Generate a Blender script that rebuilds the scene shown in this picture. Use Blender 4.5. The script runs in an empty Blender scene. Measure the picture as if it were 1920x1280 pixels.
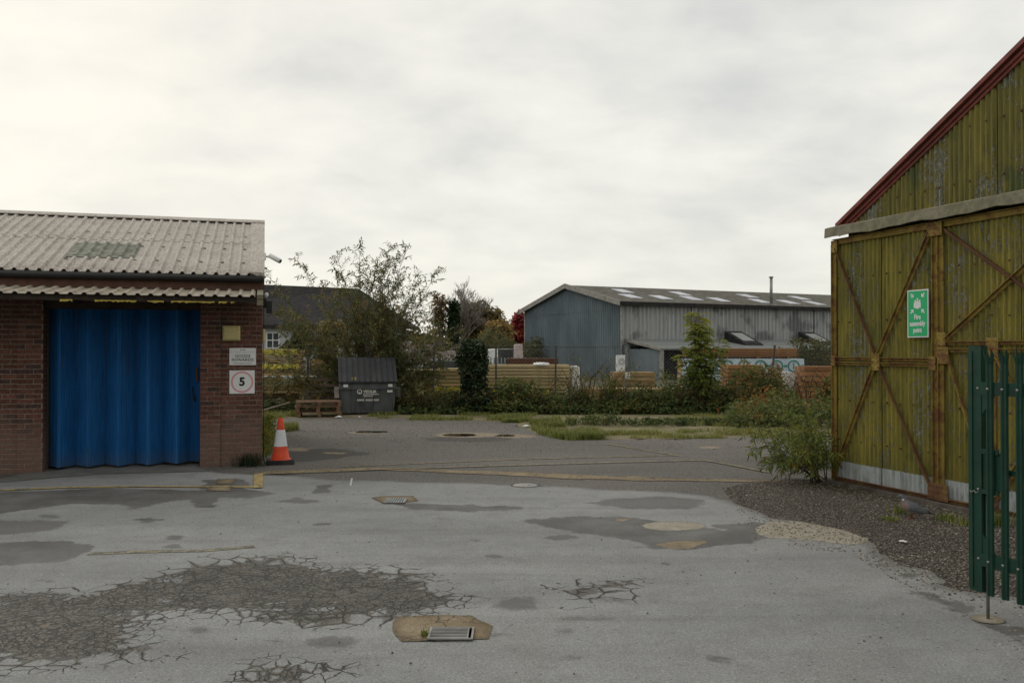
import bpy, bmesh, math, random
import numpy as np
from mathutils import Vector, Matrix

random.seed(7); rng = np.random.default_rng(7)
R = math.radians
S = bpy.context.scene
COL = S.collection

# ------------------------------------------------------------------ camera
FPX, CAMH, PITCH = 1620.0, 1.87, 0.53
cam_d = bpy.data.cameras.new('camera'); cam = bpy.data.objects.new('camera', cam_d); COL.objects.link(cam)
cam.location = (0, 0, CAMH); cam.rotation_euler = (R(90 + PITCH), 0, 0)
cam_d.sensor_width = 36; cam_d.lens = FPX / 1920 * 36; cam_d.clip_start = 0.05; cam_d.clip_end = 3000
S.camera = cam
S.view_settings.view_transform = 'Standard'; S.view_settings.look = 'None'
S.view_settings.exposure = 0.08; S.view_settings.gamma = 1.0; S.view_settings.use_curve_mapping = False

# ------------------------------------------------------------------ sky and sun (bright overcast)
SUN_EL, SUN_AZ = 30.0, -38.0          # azimuth from +Y, negative = towards -X
W = bpy.data.worlds.new('World'); S.world = W; W.use_nodes = True
wt = W.node_tree; wt.nodes.clear()
def wn(t, **k):
    n = wt.nodes.new(t)
    for a, b in k.items(): setattr(n, a, b)
    return n
wo = wn('ShaderNodeOutputWorld'); wb = wn('ShaderNodeBackground'); wb.inputs['Strength'].default_value = 0.1
wt.links.new(wb.outputs[0], wo.inputs[0])
sky = wn('ShaderNodeTexSky'); sky.sky_type = 'NISHITA'; sky.sun_disc = False
sky.sun_elevation = R(SUN_EL); sky.sun_rotation = R(SUN_AZ); sky.air_density = 1.0; sky.dust_density = 2.0
tc = wn('ShaderNodeTexCoord'); sep = wn('ShaderNodeSeparateXYZ'); wt.links.new(tc.outputs['Generated'], sep.inputs[0])
def wm(op, a, b=None, c=None, clamp=False):
    n = wn('ShaderNodeMath', operation=op, use_clamp=clamp)
    for i, x in enumerate((a, b, c)):
        if x is None: continue
        if isinstance(x, (int, float)): n.inputs[i].default_value = x
        else: wt.links.new(x, n.inputs[i])
    return n.outputs[0]
def wmix(f, a, b):
    n = wn('ShaderNodeMix', data_type='RGBA')
    for i, x in ((0, f), (6, a), (7, b)):
        if isinstance(x, (int, float)): n.inputs[i].default_value = x
        elif isinstance(x, tuple): n.inputs[i].default_value = (*x, 1)
        else: wt.links.new(x, n.inputs[i])
    return n.outputs[2]
zc = wm('ADD', wm('MAXIMUM', sep.outputs['Z'], 0.0), 0.30)
cx = wm('DIVIDE', sep.outputs['X'], zc); cy = wm('DIVIDE', sep.outputs['Y'], zc)
cmb = wn('ShaderNodeCombineXYZ'); wt.links.new(wm('MULTIPLY', cx, 0.85), cmb.inputs[0]); wt.links.new(cy, cmb.inputs[1])
def wnoise(scale, detail, dist, rough=0.55):
    n = wn('ShaderNodeTexNoise'); n.inputs['Scale'].default_value = scale; n.inputs['Detail'].default_value = detail
    n.inputs['Distortion'].default_value = dist; n.inputs['Roughness'].default_value = rough
    wt.links.new(cmb.outputs[0], n.inputs['Vector']); return n.outputs['Fac']
n1 = wnoise(1.5, 5, 0.15, 0.5); n2 = wnoise(4.6, 7, 0.25, 0.55)
cl = wm('ADD', wm('MULTIPLY', n1, 0.62), wm('MULTIPLY', n2, 0.38))
cl = wm('MULTIPLY', wm('SUBTRACT', cl, 0.34), 3.9, clamp=True)
cloud = wmix(cl, (6.0, 6.1, 6.0), (8.9, 8.75, 8.1))
# the cloud is thinner and warmer round the hidden sun and pale along the whole horizon
el, az = R(SUN_EL), R(SUN_AZ)
sdir = (math.sin(az) * math.cos(el), math.cos(az) * math.cos(el), math.sin(el))
dp = wn('ShaderNodeVectorMath', operation='DOT_PRODUCT'); wt.links.new(tc.outputs['Generated'], dp.inputs[0]); dp.inputs[1].default_value = sdir
glow = wm('MULTIPLY', wm('POWER', wm('MAXIMUM', dp.outputs['Value'], 0.0), 6.0), wm('ADD', wm('MULTIPLY', cl, 0.75), 0.3))
cloud = wmix(wm('MULTIPLY', glow, 0.75, clamp=True), cloud, (9.3, 8.85, 7.8))
hz = wm('POWER', wm('SUBTRACT', 1.0, wm('MAXIMUM', sep.outputs['Z'], 0.0)), 9.0)
cloud = wmix(wm('MULTIPLY', hz, 0.8, clamp=True), cloud, (9.1, 8.9, 7.9))
wt.links.new(wmix(0.955, sky.outputs[0], cloud), wb.inputs['Color'])

sun_d = bpy.data.lights.new('sun', 'SUN'); sun = bpy.data.objects.new('sun', sun_d); COL.objects.link(sun)
sun_d.energy = 0.8; sun_d.angle = R(18); sun_d.color = (1.0, 0.95, 0.86)
sun.rotation_euler = Vector(sdir).to_track_quat('Z', 'Y').to_euler(); sun.location = (-20, 30, 30)

# ------------------------------------------------------------------ photograph -> place
PX = R(PITCH)
def ray(u, v):
    x = (u - 960) / FPX; y = -(v - 640) / FPX
    return Vector((x, math.cos(PX) - y * math.sin(PX), math.sin(PX) + y * math.cos(PX)))
def G(u, v, z=0.0):
    d = ray(u, v); t = (z - CAMH) / d.z
    return Vector((d.x * t, d.y * t, z))
def D(u, v, Y):
    d = ray(u, v); t = Y / d.y
    return Vector((d.x * t, Y, CAMH + d.z * t))
def Gp(pts): return [tuple(G(u, v)[:2]) for u, v in pts]
def oval(u, v, ru, rv, n=14): return [(u + ru * math.cos(2 * math.pi * i / n), v + rv * math.sin(2 * math.pi * i / n)) for i in range(n)]

# ------------------------------------------------------------------ materials
class NT:
    def __init__(s, name, rough=0.85, spec=0.3, metal=0.0):
        s.m = bpy.data.materials.new(name); s.m.use_nodes = True; s.t = s.m.node_tree
        s.b = s.t.nodes['Principled BSDF']; s.out = s.t.nodes['Material Output']
        s.b.inputs['Roughness'].default_value = rough; s.b.inputs['Specular IOR Level'].default_value = spec
        s.b.inputs['Metallic'].default_value = metal; s._tc = None
    def n(s, t, **k):
        n = s.t.nodes.new(t)
        for a, b in k.items(): setattr(n, a, b)
        return n
    def L(s, a, b): s.t.links.new(a, b)
    def setin(s, sock, x):
        if isinstance(x, (int, float)): sock.default_value = x
        elif isinstance(x, tuple): sock.default_value = (*x, 1) if len(x) == 3 and sock.type == 'RGBA' else x
        else: s.L(x, sock)
    def co(s, k='Object'):
        if s._tc is None: s._tc = s.n('ShaderNodeTexCoord')
        return s._tc.outputs[k]
    def map(s, scale=(1, 1, 1), loc=(0, 0, 0), vec=None, rot=(0, 0, 0)):
        n = s.n('ShaderNodeMapping'); s.L(vec or s.co(), n.inputs[0])
        n.inputs['Scale'].default_value = scale; n.inputs['Location'].default_value = loc; n.inputs['Rotation'].default_value = rot
        return n.outputs[0]
    def noise(s, scale, detail=4, rough=0.55, vec=None, dist=0.0, out='Fac'):
        n = s.n('ShaderNodeTexNoise'); s.L(vec or s.co(), n.inputs['Vector'])
        n.inputs['Scale'].default_value = scale; n.inputs['Detail'].default_value = detail
        n.inputs['Roughness'].default_value = rough; n.inputs['Distortion'].default_value = dist
        return n.outputs[out]
    def vor(s, scale, vec=None, feature='DISTANCE_TO_EDGE', rnd=1.0, out='Distance'):
        n = s.n('ShaderNodeTexVoronoi', feature=feature); s.L(vec or s.co(), n.inputs['Vector'])
        n.inputs['Scale'].default_value = scale; n.inputs['Randomness'].default_value = rnd
        return n.outputs[out]
    def M(s, op, a, b=None, c=None, clamp=False):
        n = s.n('ShaderNodeMath', operation=op, use_clamp=clamp)
        for i, x in enumerate((a, b, c)):
            if x is not None: s.setin(n.inputs[i], x)
        return n.outputs[0]
    def rng(s, x, a, b, c=0.0, d=1.0, smooth=True):
        n = s.n('ShaderNodeMapRange', interpolation_type='SMOOTHSTEP' if smooth else 'LINEAR')
        s.setin(n.inputs[0], x)
        for i, y in ((1, a), (2, b), (3, c), (4, d)): s.setin(n.inputs[i], y)
        return n.outputs[0]
    def mix(s, f, a, b, mode='MIX'):
        n = s.n('ShaderNodeMix', data_type='RGBA', blend_type=mode)
        s.setin(n.inputs[0], f); s.setin(n.inputs[6], a); s.setin(n.inputs[7], b); return n.outputs[2]
    def attr(s, name):
        n = s.n('ShaderNodeAttribute'); n.attribute_name = name; return n.outputs['Fac']
    def rand(s): return s.n('ShaderNodeObjectInfo').outputs['Random']
    def sepz(s, vec=None):
        n = s.n('ShaderNodeSeparateXYZ'); s.L(vec or s.co(), n.inputs[0]); return n.outputs
    def vadd(s, a, b, k):
        n = s.n('ShaderNodeVectorMath', operation='MULTIPLY_ADD'); s.L(b, n.inputs[0]); n.inputs[1].default_value = (k, k, k); s.L(a, n.inputs[2]); return n.outputs[0]
    def col(s, x): s.setin(s.b.inputs['Base Color'], x)
    def rough(s, x): s.setin(s.b.inputs['Roughness'], x)
    def bump(s, h, dist=0.01, strength=1.0):
        n = s.n('ShaderNodeBump'); n.inputs['Distance'].default_value = dist; n.inputs['Strength'].default_value = strength
        s.L(h, n.inputs['Height']); s.L(n.outputs[0], s.b.inputs['Normal'])
MAT = {}
def plain(name, c, rough=0.8, spec=0.3, metal=0.0, var=0.25, scale=6.0, dirt=None, dscale=2.0):
    s = NT(name, rough, spec, metal)
    f = s.noise(scale, 5, 0.6)
    a = tuple(x * (1 - var) for x in c); b = tuple(min(1, x * (1 + var)) for x in c)
    k = s.mix(s.rng(f, 0.3, 0.7), a, b)
    if dirt: k = s.mix(s.rng(s.noise(dscale, 6, 0.65, dist=0.4), 0.48, 0.72, 0, 0.8), k, dirt)
    s.col(k); s.bump(f, 0.003, 0.4); MAT[name] = s.m; return s.m
def rmat(name, c0, c1, rough=0.85, spec=0.2, grain=(1, 1, 1), gs=8.0, dirt=None):
    """colour drawn per object between c0 and c1, with a grain"""
    s = NT(name, rough, spec); g = s.noise(gs, 5, 0.65, vec=s.map(grain))
    k = s.mix(s.rand(), c0, c1)
    k = s.mix(1.0, k, s.mix(s.rng(g, 0.25, 0.75), (0.62,) * 3, (1.25,) * 3), 'MULTIPLY')
    if dirt: k = s.mix(s.rng(s.noise(1.7, 6, 0.6), 0.5, 0.75, 0, 0.7), k, dirt)
    s.col(k); s.bump(g, 0.004, 0.4); MAT[name] = s.m; return s.m

# ------------------------------------------------------------------ mesh helpers
def link(o, parent=None):
    COL.objects.link(o)
    if parent is not None: o.parent = parent
    return o
def tag(o, label=None, cat=None, group=None, kind=None):
    if label: o['label'] = label
    if cat: o['category'] = cat
    if group: o['group'] = group
    if kind: o['kind'] = kind
    return o
def empty(name, loc, rz, label, cat, group=None):
    o = bpy.data.objects.new(name, None); link(o); o.location = loc; o.rotation_euler = (0, 0, rz); o.empty_display_size = 0.2
    return tag(o, label, cat, group)
class MB:
    def __init__(s): s.v = []; s.f = []; s.sm = []
    def add(s, vs, fs, smooth=False):
        k = len(s.v); s.v += [tuple(v) for v in vs]; s.f += [tuple(i + k for i in f) for f in fs]; s.sm += [smooth] * len(fs); return s
    def box(s, x0, x1, y0, y1, z0, z1, M=None, ch=0.0):
        if x0 > x1: x0, x1 = x1, x0
        if y0 > y1: y0, y1 = y1, y0
        if z0 > z1: z0, z1 = z1, z0
        if ch:
            vs = [(x0 + ch, y0, z0 + ch), (x1 - ch, y0, z0 + ch), (x1 - ch, y0, z1 - ch), (x0 + ch, y0, z1 - ch),
                  (x0, y0 + ch, z0), (x1, y0 + ch, z0), (x1, y0 + ch, z1), (x0, y0 + ch, z1),
                  (x0, y1, z0), (x1, y1, z0), (x1, y1, z1), (x0, y1, z1)]
            fs = [(0, 1, 2, 3), (4, 5, 1, 0), (5, 6, 2, 1), (6, 7, 3, 2), (7, 4, 0, 3),
                  (8, 9, 5, 4), (9, 10, 6, 5), (10, 11, 7, 6), (11, 8, 4, 7), (11, 10, 9, 8)]
        else:
            vs = [(x0, y0, z0), (x1, y0, z0), (x1, y1, z0), (x0, y1, z0), (x0, y0, z1), (x1, y0, z1), (x1, y1, z1), (x0, y1, z1)]
            fs = [(0, 3, 2, 1), (4, 5, 6, 7), (0, 1, 5, 4), (1, 2, 6, 5), (2, 3, 7, 6), (3, 0, 4, 7)]
        if M is not None: vs = [M @ Vector(v) for v in vs]
        return s.add(vs, fs)
    def bar(s, a, b, w, h, up=(0, 0, 1)):
        """square bar from a to b, w across, h along 'up'"""
        a = Vector(a); b = Vector(b); d = (b - a).normalized(); up = Vector(up)
        x = d.cross(up)
        if x.length < 1e-4: x = d.cross(Vector((1, 0, 0)))
        x.normalize(); y = x.cross(d)
        vs = [p + x * (i * w / 2) + y * (j * h / 2) for p in (a, b) for i, j in ((-1, -1), (1, -1), (1, 1), (-1, 1))]
        return s.add(vs, [(0, 1, 2, 3), (7, 6, 5, 4), (0, 4, 5, 1), (1, 5, 6, 2), (2, 6, 7, 3), (3, 7, 4, 0)])
    def tube(s, pts, rad, n=6, cap=True):
        pts = [Vector(p) for p in pts]; N = len(pts)
        if isinstance(rad, (int, float)): rad = [rad] * N
        vs = []
        ref = Vector((0.31, 0.77, 0.55)).normalized()
        for i, p in enumerate(pts):
            d = (pts[min(i + 1, N - 1)] - pts[max(i - 1, 0)]).normalized()
            x = d.cross(ref)
            if x.length < 0.05: x = d.cross(Vector((1, 0, 0)))
            x.normalize(); y = d.cross(x)
            vs += [p + (x * math.cos(2 * math.pi * k / n) + y * math.sin(2 * math.pi * k / n)) * rad[i] for k in range(n)]
        fs = [(i * n + k, i * n + (k + 1) % n, (i + 1) * n + (k + 1) % n, (i + 1) * n + k) for i in range(N - 1) for k in range(n)]
        if cap: fs += [tuple(range(n - 1, -1, -1)), tuple((N - 1) * n + k for k in range(n))]
        return s.add(vs, fs, n > 4)
    def lathe(s, prof, n=24, c=(0, 0, 0)):
        vs = [(c[0] + r * math.cos(2 * math.pi * k / n), c[1] + r * math.sin(2 * math.pi * k / n), c[2] + z) for r, z in prof for k in range(n)]
        P = len(prof)
        fs = [(i * n + k, i * n + (k + 1) % n, (i + 1) * n + (k + 1) % n, (i + 1) * n + k) for i in range(P - 1) for k in range(n)]
        return s.add(vs, fs, True)
    def prism(s, poly, y0, y1):
        """outline in (x,z) pushed from y0 to y1"""
        n = len(poly); vs = [(x, y0, z) for x, z in poly] + [(x, y1, z) for x, z in poly]
        return s.add(vs, [tuple(range(n)), tuple(range(2 * n - 1, n - 1, -1))] + [(k, k + n, (k + 1) % n + n, (k + 1) % n) for k in range(n)])
    def slab(s, poly, z0, z1):
        n = len(poly); vs = [(x, y, z0) for x, y in poly] + [(x, y, z1) for x, y in poly]
        return s.add(vs, [tuple(range(n - 1, -1, -1)), tuple(range(n, 2 * n))] + [(k, (k + 1) % n, (k + 1) % n + n, k + n) for k in range(n)])
    def mesh(s, name):
        me = bpy.data.meshes.new(name); me.from_pydata(s.v, [], s.f); me.polygons.foreach_set('use_smooth', s.sm); me.update(); return me
    def build(s, name, mat, parent=None, loc=None, rz=None, fixn=False):
        me = s.mesh(name); me.materials.append(MAT[mat] if isinstance(mat, str) else mat)
        if fixn:
            bm = bmesh.new(); bm.from_mesh(me); bmesh.ops.recalc_face_normals(bm, faces=bm.faces); bm.to_mesh(me); bm.free()
        o = bpy.data.objects.new(name, me); link(o, parent)
        if loc is not None: o.location = loc
        if rz is not None: o.rotation_euler = (0, 0, rz)
        return o
def inst(name, me, parent, loc, rot=(0, 0, 0), scale=None):
    o = bpy.data.objects.new(name, me); link(o, parent); o.location = loc; o.rotation_euler = rot
    if scale: o.scale = scale
    return o
def npmesh(name, V, F, mat, parent=None, smooth=False, attrs=None, loc=None):
    V = np.asarray(V, np.float32); F = np.asarray(F, np.int32)
    me = bpy.data.meshes.new(name); me.vertices.add(len(V)); me.vertices.foreach_set('co', V.ravel())
    k = F.shape[1]; me.loops.add(F.size); me.loops.foreach_set('vertex_index', F.ravel())
    me.polygons.add(len(F)); me.polygons.foreach_set('loop_start', np.arange(len(F), dtype=np.int32) * k)
    me.polygons.foreach_set('use_smooth', np.full(len(F), smooth))
    if attrs:
        for nme, a in attrs.items():
            at = me.attributes.new(nme, 'FLOAT', 'POINT'); at.data.foreach_set('value', np.asarray(a, np.float32))
    me.update(); me.validate()
    me.materials.append(MAT[mat] if isinstance(mat, str) else mat)
    o = bpy.data.objects.new(name, me); link(o, parent)
    if loc is not None: o.location = loc
    return o
def text(s, size, mat, parent, loc, name='lettering', wx=None, bold=0.0, ext=0.0015, align='CENTER', rz=0.0):
    cu = bpy.data.curves.new('t', 'FONT'); cu.body = s; cu.size = size; cu.extrude = ext; cu.offset = bold
    cu.align_x = align; cu.align_y = 'CENTER'; cu.resolution_u = 3; cu.fill_mode = 'BOTH'
    o = bpy.data.objects.new('t', cu); COL.objects.link(o)
    bpy.context.view_layer.update()
    me = bpy.data.meshes.new_from_object(o); bpy.data.objects.remove(o)
    me.name = name
    if wx:
        xs = [v.co.x for v in me.vertices]; w = max(xs) - min(xs)
        k = wx / w
        for v in me.vertices: v.co.x *= k
    me.materials.clear(); me.materials.append(MAT[mat])
    t = bpy.data.objects.new(name, me); link(t, parent); t.location = loc; t.rotation_euler = (R(90), 0, rz)
    return t

# ------------------------------------------------------------------ leaves, grass, twigs
def unit(a): return a / np.maximum(np.linalg.norm(a, axis=-1, keepdims=True), 1e-9)
class Leaves:
    def __init__(s): s.V = []; s.T = []
    def add(s, pos, d, nrm, length, width, tint, droop=0.25):
        """folded lance leaves: 2 quads each"""
        pos = np.asarray(pos, float); n = len(pos)
        d = unit(np.asarray(d, float)); side = unit(np.cross(d, unit(np.asarray(nrm, float)))); up = np.cross(side, d)
        L = np.broadcast_to(np.asarray(length, float).reshape(-1, 1), (n, 1)); Wd = np.broadcast_to(np.asarray(width, float).reshape(-1, 1), (n, 1)) / 2
        a = pos; m = pos + d * L * 0.45 - up * Wd * 0.35; t = pos + d * L - up * L * droop * 0.5
        l = pos + d * L * 0.42 + side * Wd + up * Wd * 0.25; r = pos + d * L * 0.42 - side * Wd + up * Wd * 0.25
        s.V.append(np.stack([a, l, m, r, t], 1)); s.T.append(np.repeat(np.broadcast_to(np.asarray(tint, float), (n,)), 5))
    def build(s, name, mat, parent=None, kind=None):
        V = np.concatenate(s.V); n = len(V); T = np.concatenate(s.T)
        base = np.arange(n)[:, None] * 5
        F = np.concatenate([base + np.array([[0, 2, 1, 1]])[:, :3], base + np.array([[1, 2, 4]]), base + np.array([[0, 3, 2]]), base + np.array([[3, 4, 2]])], 0)
        o = npmesh(name, V.reshape(-1, 3), F, mat, parent, attrs={'tint': T})
        if kind: o['kind'] = kind
        return o
def rdir(n, up=0.0):
    a = rng.normal(size=(n, 3)); a = unit(a); a[:, 2] += up; return unit(a)
def clump_leaves(LV, centers, radii, per, size, tint, tvar=0.25, flat=0.8, upn=0.5, aspect=0.55):
    """leaves on and in small lumps: outline stays uneven, lumps catch light on top"""
    centers = np.asarray(centers, float); n = len(centers)
    c = np.repeat(centers, per, 0); r = np.repeat(np.broadcast_to(np.asarray(radii, float), (n,)), per)[:, None]
    q = rdir(n * per, 0.25); p = c + q * r * (rng.random((n * per, 1)) ** 0.4) * np.array([1, 1, flat])
    nr = unit(q * 0.8 + np.array([0, 0, upn]) + rng.normal(size=p.shape) * 0.35)
    d = unit(np.cross(nr, rng.normal(size=p.shape)) + q * 0.3)
    tc_ = np.repeat(np.broadcast_to(np.asarray(tint, float), (n,)) + rng.normal(size=n) * tvar * 0.6, per) + rng.normal(size=n * per) * tvar * 0.6
    L = size * (0.6 + 0.8 * rng.random(n * per))
    LV.add(p, d, nr, L, L * aspect, np.clip(tc_, 0, 1))
def leafmat(name, cols, rough=0.55, trans=0.3):
    s = NT(name, rough, 0.35); t = s.attr('tint')
    n = s.n('ShaderNodeValToRGB'); s.L(t, n.inputs[0]); e = n.color_ramp.elements
    while len(e) < len(cols): e.new(0.5)
    for i, (p, c) in enumerate(cols): e[i].position = p; e[i].color = (*c, 1)
    s.col(n.outputs[0])
    tr = s.n('ShaderNodeBsdfTranslucent'); s.L(n.outputs[0], tr.inputs[0])
    mx = s.n('ShaderNodeMixShader'); mx.inputs[0].default_value = trans
    s.L(s.b.outputs[0], mx.inputs[1]); s.L(tr.outputs[0], mx.inputs[2]); s.L(mx.outputs[0], s.out.inputs[0])
    MAT[name] = s.m
def grass(name, pts, h, wid, lean, mat, parent=None, tint=0.5, tv=0.3):
    pts = np.asarray(pts, float); n = len(pts); a = rng.random(n) * 6.283
    H = np.broadcast_to(np.asarray(h, float), (n,)) * (0.5 + 0.8 * rng.random(n))
    d = np.stack([np.cos(a), np.sin(a), np.zeros(n)], 1); sd = np.stack([-np.sin(a), np.cos(a), np.zeros(n)], 1)
    l = (lean * rng.random(n) * H)[:, None]; w = (wid * (0.6 + 0.8 * rng.random(n)))[:, None]; z = np.zeros((n, 3)); z[:, 2] = 1
    V = np.stack([pts - sd * w, pts + sd * w, pts + z * H[:, None] * 0.6 + d * l * 0.35 - sd * w * 0.7, pts + z * H[:, None] * 0.6 + d * l * 0.35 + sd * w * 0.7, pts + z * H[:, None] * 0.95 + d * l], 1)
    b = np.arange(n)[:, None] * 5
    F = np.concatenate([b + np.array([[0, 1, 3]]), b + np.array([[0, 3, 2]]), b + np.array([[2, 3, 4]])])
    T = np.clip(np.repeat(tint + rng.normal(size=n) * tv, 5), 0, 1)
    return npmesh(name, V.reshape(-1, 3), F, mat, parent, attrs={'tint': T})

# ------------------------------------------------------------------ polygon fields for the ground
def psdf(px, py, poly):
    """signed distance, positive inside"""
    P = np.asarray(poly, float); n = len(P); d2 = np.full(px.shape, 1e18); ins = np.zeros(px.shape, bool)
    for i in range(n):
        ax, ay = P[i]; bx, by = P[(i + 1) % n]; ex, ey = bx - ax, by - ay; wx, wy = px - ax, py - ay
        t = np.clip((wx * ex + wy * ey) / (ex * ex + ey * ey + 1e-12), 0, 1)
        d2 = np.minimum(d2, (wx - ex * t) ** 2 + (wy - ey * t) ** 2)
        c = ((ay > py) != (by > py)) & (px < (bx - ax) * (py - ay) / (by - ay + 1e-15) + ax)
        ins ^= c
    return np.where(ins, 1, -1) * np.sqrt(d2)
def vnoise(x, y, s, seed=0):
    r = np.random.default_rng(seed); T = r.random((64, 64)) * 2 - 1
    X = x * s; Y = y * s; i = np.floor(X).astype(int); j = np.floor(Y).astype(int); fx = X - i; fy = Y - j
    fx = fx * fx * (3 - 2 * fx); fy = fy * fy * (3 - 2 * fy)
    g = lambda a, b: T[a % 64, b % 64]
    return (g(i, j) * (1 - fx) + g(i + 1, j) * fx) * (1 - fy) + (g(i, j + 1) * (1 - fx) + g(i + 1, j + 1) * fx) * fy
def sheet(name, poly, z, cell, mat, fields=None, rag=0.0, zf=None):
    """ground sheet with an irregular edge; fields = {name: [polygons]} become distance attributes"""
    P = np.asarray(poly); x0, y0 = P.min(0) - 2 * cell; x1, y1 = P.max(0) + 2 * cell
    nx = int((x1 - x0) / cell) + 2; ny = int((y1 - y0) / cell) + 2
    X, Y = np.meshgrid(x0 + np.arange(nx) * cell, y0 + np.arange(ny) * cell, indexing='ij')
    sd = psdf(X, Y, P)
    if rag: sd = sd + rag * (vnoise(X, Y, 1.6, 3) + 0.6 * vnoise(X, Y, 4.5, 4) + 0.35 * vnoise(X, Y, 11, 5))
    gx, gy = np.gradient(sd, cell); gl = np.maximum(np.hypot(gx, gy), 0.3)
    m = sd < 0; k = np.where(m, np.clip(-sd, 0, 1.5 * cell) / gl, 0)
    XX = X + gx / gl * k; YY = Y + gy / gl * k
    ok = sd > -1.45 * cell
    idx = np.arange(nx * ny).reshape(nx, ny)
    q = ok[:-1, :-1] & ok[1:, :-1] & ok[1:, 1:] & ok[:-1, 1:]
    F = np.stack([idx[:-1, :-1][q], idx[1:, :-1][q], idx[1:, 1:][q], idx[:-1, 1:][q]], 1)
    used = np.unique(F); re = -np.ones(nx * ny, int); re[used] = np.arange(len(used))
    xs = XX.ravel()[used]; ys = YY.ravel()[used]
    zs = np.full(len(xs), z) + (zf(xs, ys) if zf else 0)
    at = {}
    for k2, polys in (fields or {}).items():
        a = np.full(len(xs), -9.0)
        for p in polys: a = np.maximum(a, psdf(xs, ys, p))
        at[k2] = a
    at['edge'] = np.maximum(sd.ravel()[used], 0)
    o = npmesh(name, np.stack([xs, ys, zs], 1), re[F], mat, attrs=at, smooth=True)
    return tag(o, kind='structure')

# ================================================================== MATERIALS
# worn tarmac of the forecourt, with damp stains and alligator cracking held in distance fields
s = NT('forecourt', 0.88, 0.25)
c = s.co()
wv = s.noise(1.1, 3, 0.5, out='Color'); wv2 = s.noise(7, 3, 0.6, out='Color')
big = s.noise(0.45, 5, 0.6, vec=s.map((0.7, 1.4, 1))); mid = s.noise(3.2, 6, 0.65); fine = s.noise(150, 3, 0.7); grit = s.noise(55, 2, 0.8)
base = s.mix(s.rng(big, 0.3, 0.7), (0.226, 0.230, 0.230), (0.305, 0.309, 0.307))
base = s.mix(s.rng(mid, 0.42, 0.75, 0, 0.4), base, (0.160, 0.156, 0.148))
base = s.mix(s.rng(s.noise(1.0, 5, 0.6, vec=s.map((0.16, 2.6, 1), (2, 5, 0), rot=(0, 0, 0.22))), 0.50, 0.72, 0, 0.30), base, (0.125, 0.122, 0.115))    # tyre-polished bands
base = s.mix(s.rng(s.noise(0.8, 6, 0.7, vec=s.map(loc=(7, 3, 0))), 0.54, 0.75, 0, 0.35), base, (0.27, 0.25, 0.215))                                   # dried silt
base = s.mix(1.0, base, s.mix(s.rng(fine, 0.3, 0.7), (0.64,) * 3, (1.34,) * 3), 'MULTIPLY')
base = s.mix(1.0, base, s.mix(s.rng(grit, 0.35, 0.7), (0.86,) * 3, (1.1,) * 3), 'MULTIPLY')
base = s.mix(s.rng(s.noise(26, 1, 0.5), 0.72, 0.76, 0, 0.85), base, (0.055, 0.052, 0.047))      # dark stones
base = s.mix(s.rng(s.noise(31, 1, 0.5, vec=s.map(loc=(9, 4, 2))), 0.735, 0.76, 0, 0.7), base, (0.40, 0.38, 0.34))
st = s.attr('stain')
stn = s.M('ADD', st, s.M('ADD', s.M('MULTIPLY', s.M('SUBTRACT', s.noise(2.6, 5, 0.6), 0.5), 0.42), s.M('MULTIPLY', s.M('SUBTRACT', s.noise(14, 4, 0.6), 0.5), 0.10)))
stm = s.rng(stn, -0.02, 0.03)
soft = s.rng(s.M('ADD', s.attr('soft'), s.M('MULTIPLY', s.M('SUBTRACT', s.noise(5, 6, 0.68), 0.5), 0.36)), -0.03, 0.06)
k = s.mix(s.M('MULTIPLY', stm, s.rng(s.noise(1.5, 5, 0.65), 0.2, 0.75, 0.55, 1.0)), base, s.mix(0.86, base, (0.062, 0.058, 0.052)))
k = s.mix(s.M('MULTIPLY', soft, 0.72), k, s.mix(0.8, base, (0.072, 0.067, 0.060)))
cr = s.attr('crack')
wvec = s.vadd(s.vadd(c, wv, 0.35), wv2, 0.07)
crn = s.M('ADD', cr, s.M('ADD', s.M('MULTIPLY', s.M('SUBTRACT', s.noise(1.9, 4, 0.6), 0.5), 0.85), s.M('MULTIPLY', s.M('SUBTRACT', s.noise(6, 3, 0.6), 0.5), 0.22)))
e1 = s.M('ADD', s.M('MULTIPLY', s.vor(4.3, vec=wvec), s.rng(s.noise(0.9, 2, 0.5), 0.46, 0.52)), s.M('MULTIPLY', s.vor(8.6, vec=wvec), s.rng(s.noise(0.9, 2, 0.5), 0.52, 0.46))); e2 = s.vor(12.5, vec=s.vadd(wvec, s.noise(16, 2, 0.5, out='Color'), 0.05)); e3 = s.vor(24, vec=wvec)
inside = s.rng(crn, -0.16, -0.06)
wid = s.rng(crn, -0.04, 0.62, 0.025, 0.60, smooth=False)
dark = s.M('MULTIPLY', s.rng(s.M('SUBTRACT', s.M('ADD', wid, s.M('MULTIPLY', s.M('SUBTRACT', s.noise(11, 4, 0.65), 0.5), 0.22)), e1), -0.03, 0.06), s.rng(crn, -0.10, 0.04))
dirt = s.mix(s.rng(s.noise(5, 5, 0.65), 0.3, 0.7), (0.088, 0.082, 0.073), (0.140, 0.127, 0.107))
dirt = s.mix(1.0, dirt, s.mix(s.rng(fine, 0.3, 0.7), (0.55,) * 3, (1.4,) * 3), 'MULTIPLY')
k = s.mix(s.M('MULTIPLY', dark, 0.93), k, dirt)
cr1 = s.M('MULTIPLY', s.rng(e1, 0.034, 0.012), inside)
cr2 = s.M('MULTIPLY', s.rng(e2, 0.085, 0.02), s.M('MULTIPLY', s.rng(crn, 0.06, 0.16), s.rng(s.noise(2.2, 3, 0.5), 0.32, 0.5)))
cr3 = s.M('MULTIPLY', s.rng(e3, 0.09, 0.03), s.M('MULTIPLY', s.rng(crn, 0.12, 0.26), 0.6))
lines = s.M('MAXIMUM', cr1, s.M('MAXIMUM', cr2, cr3))
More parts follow.
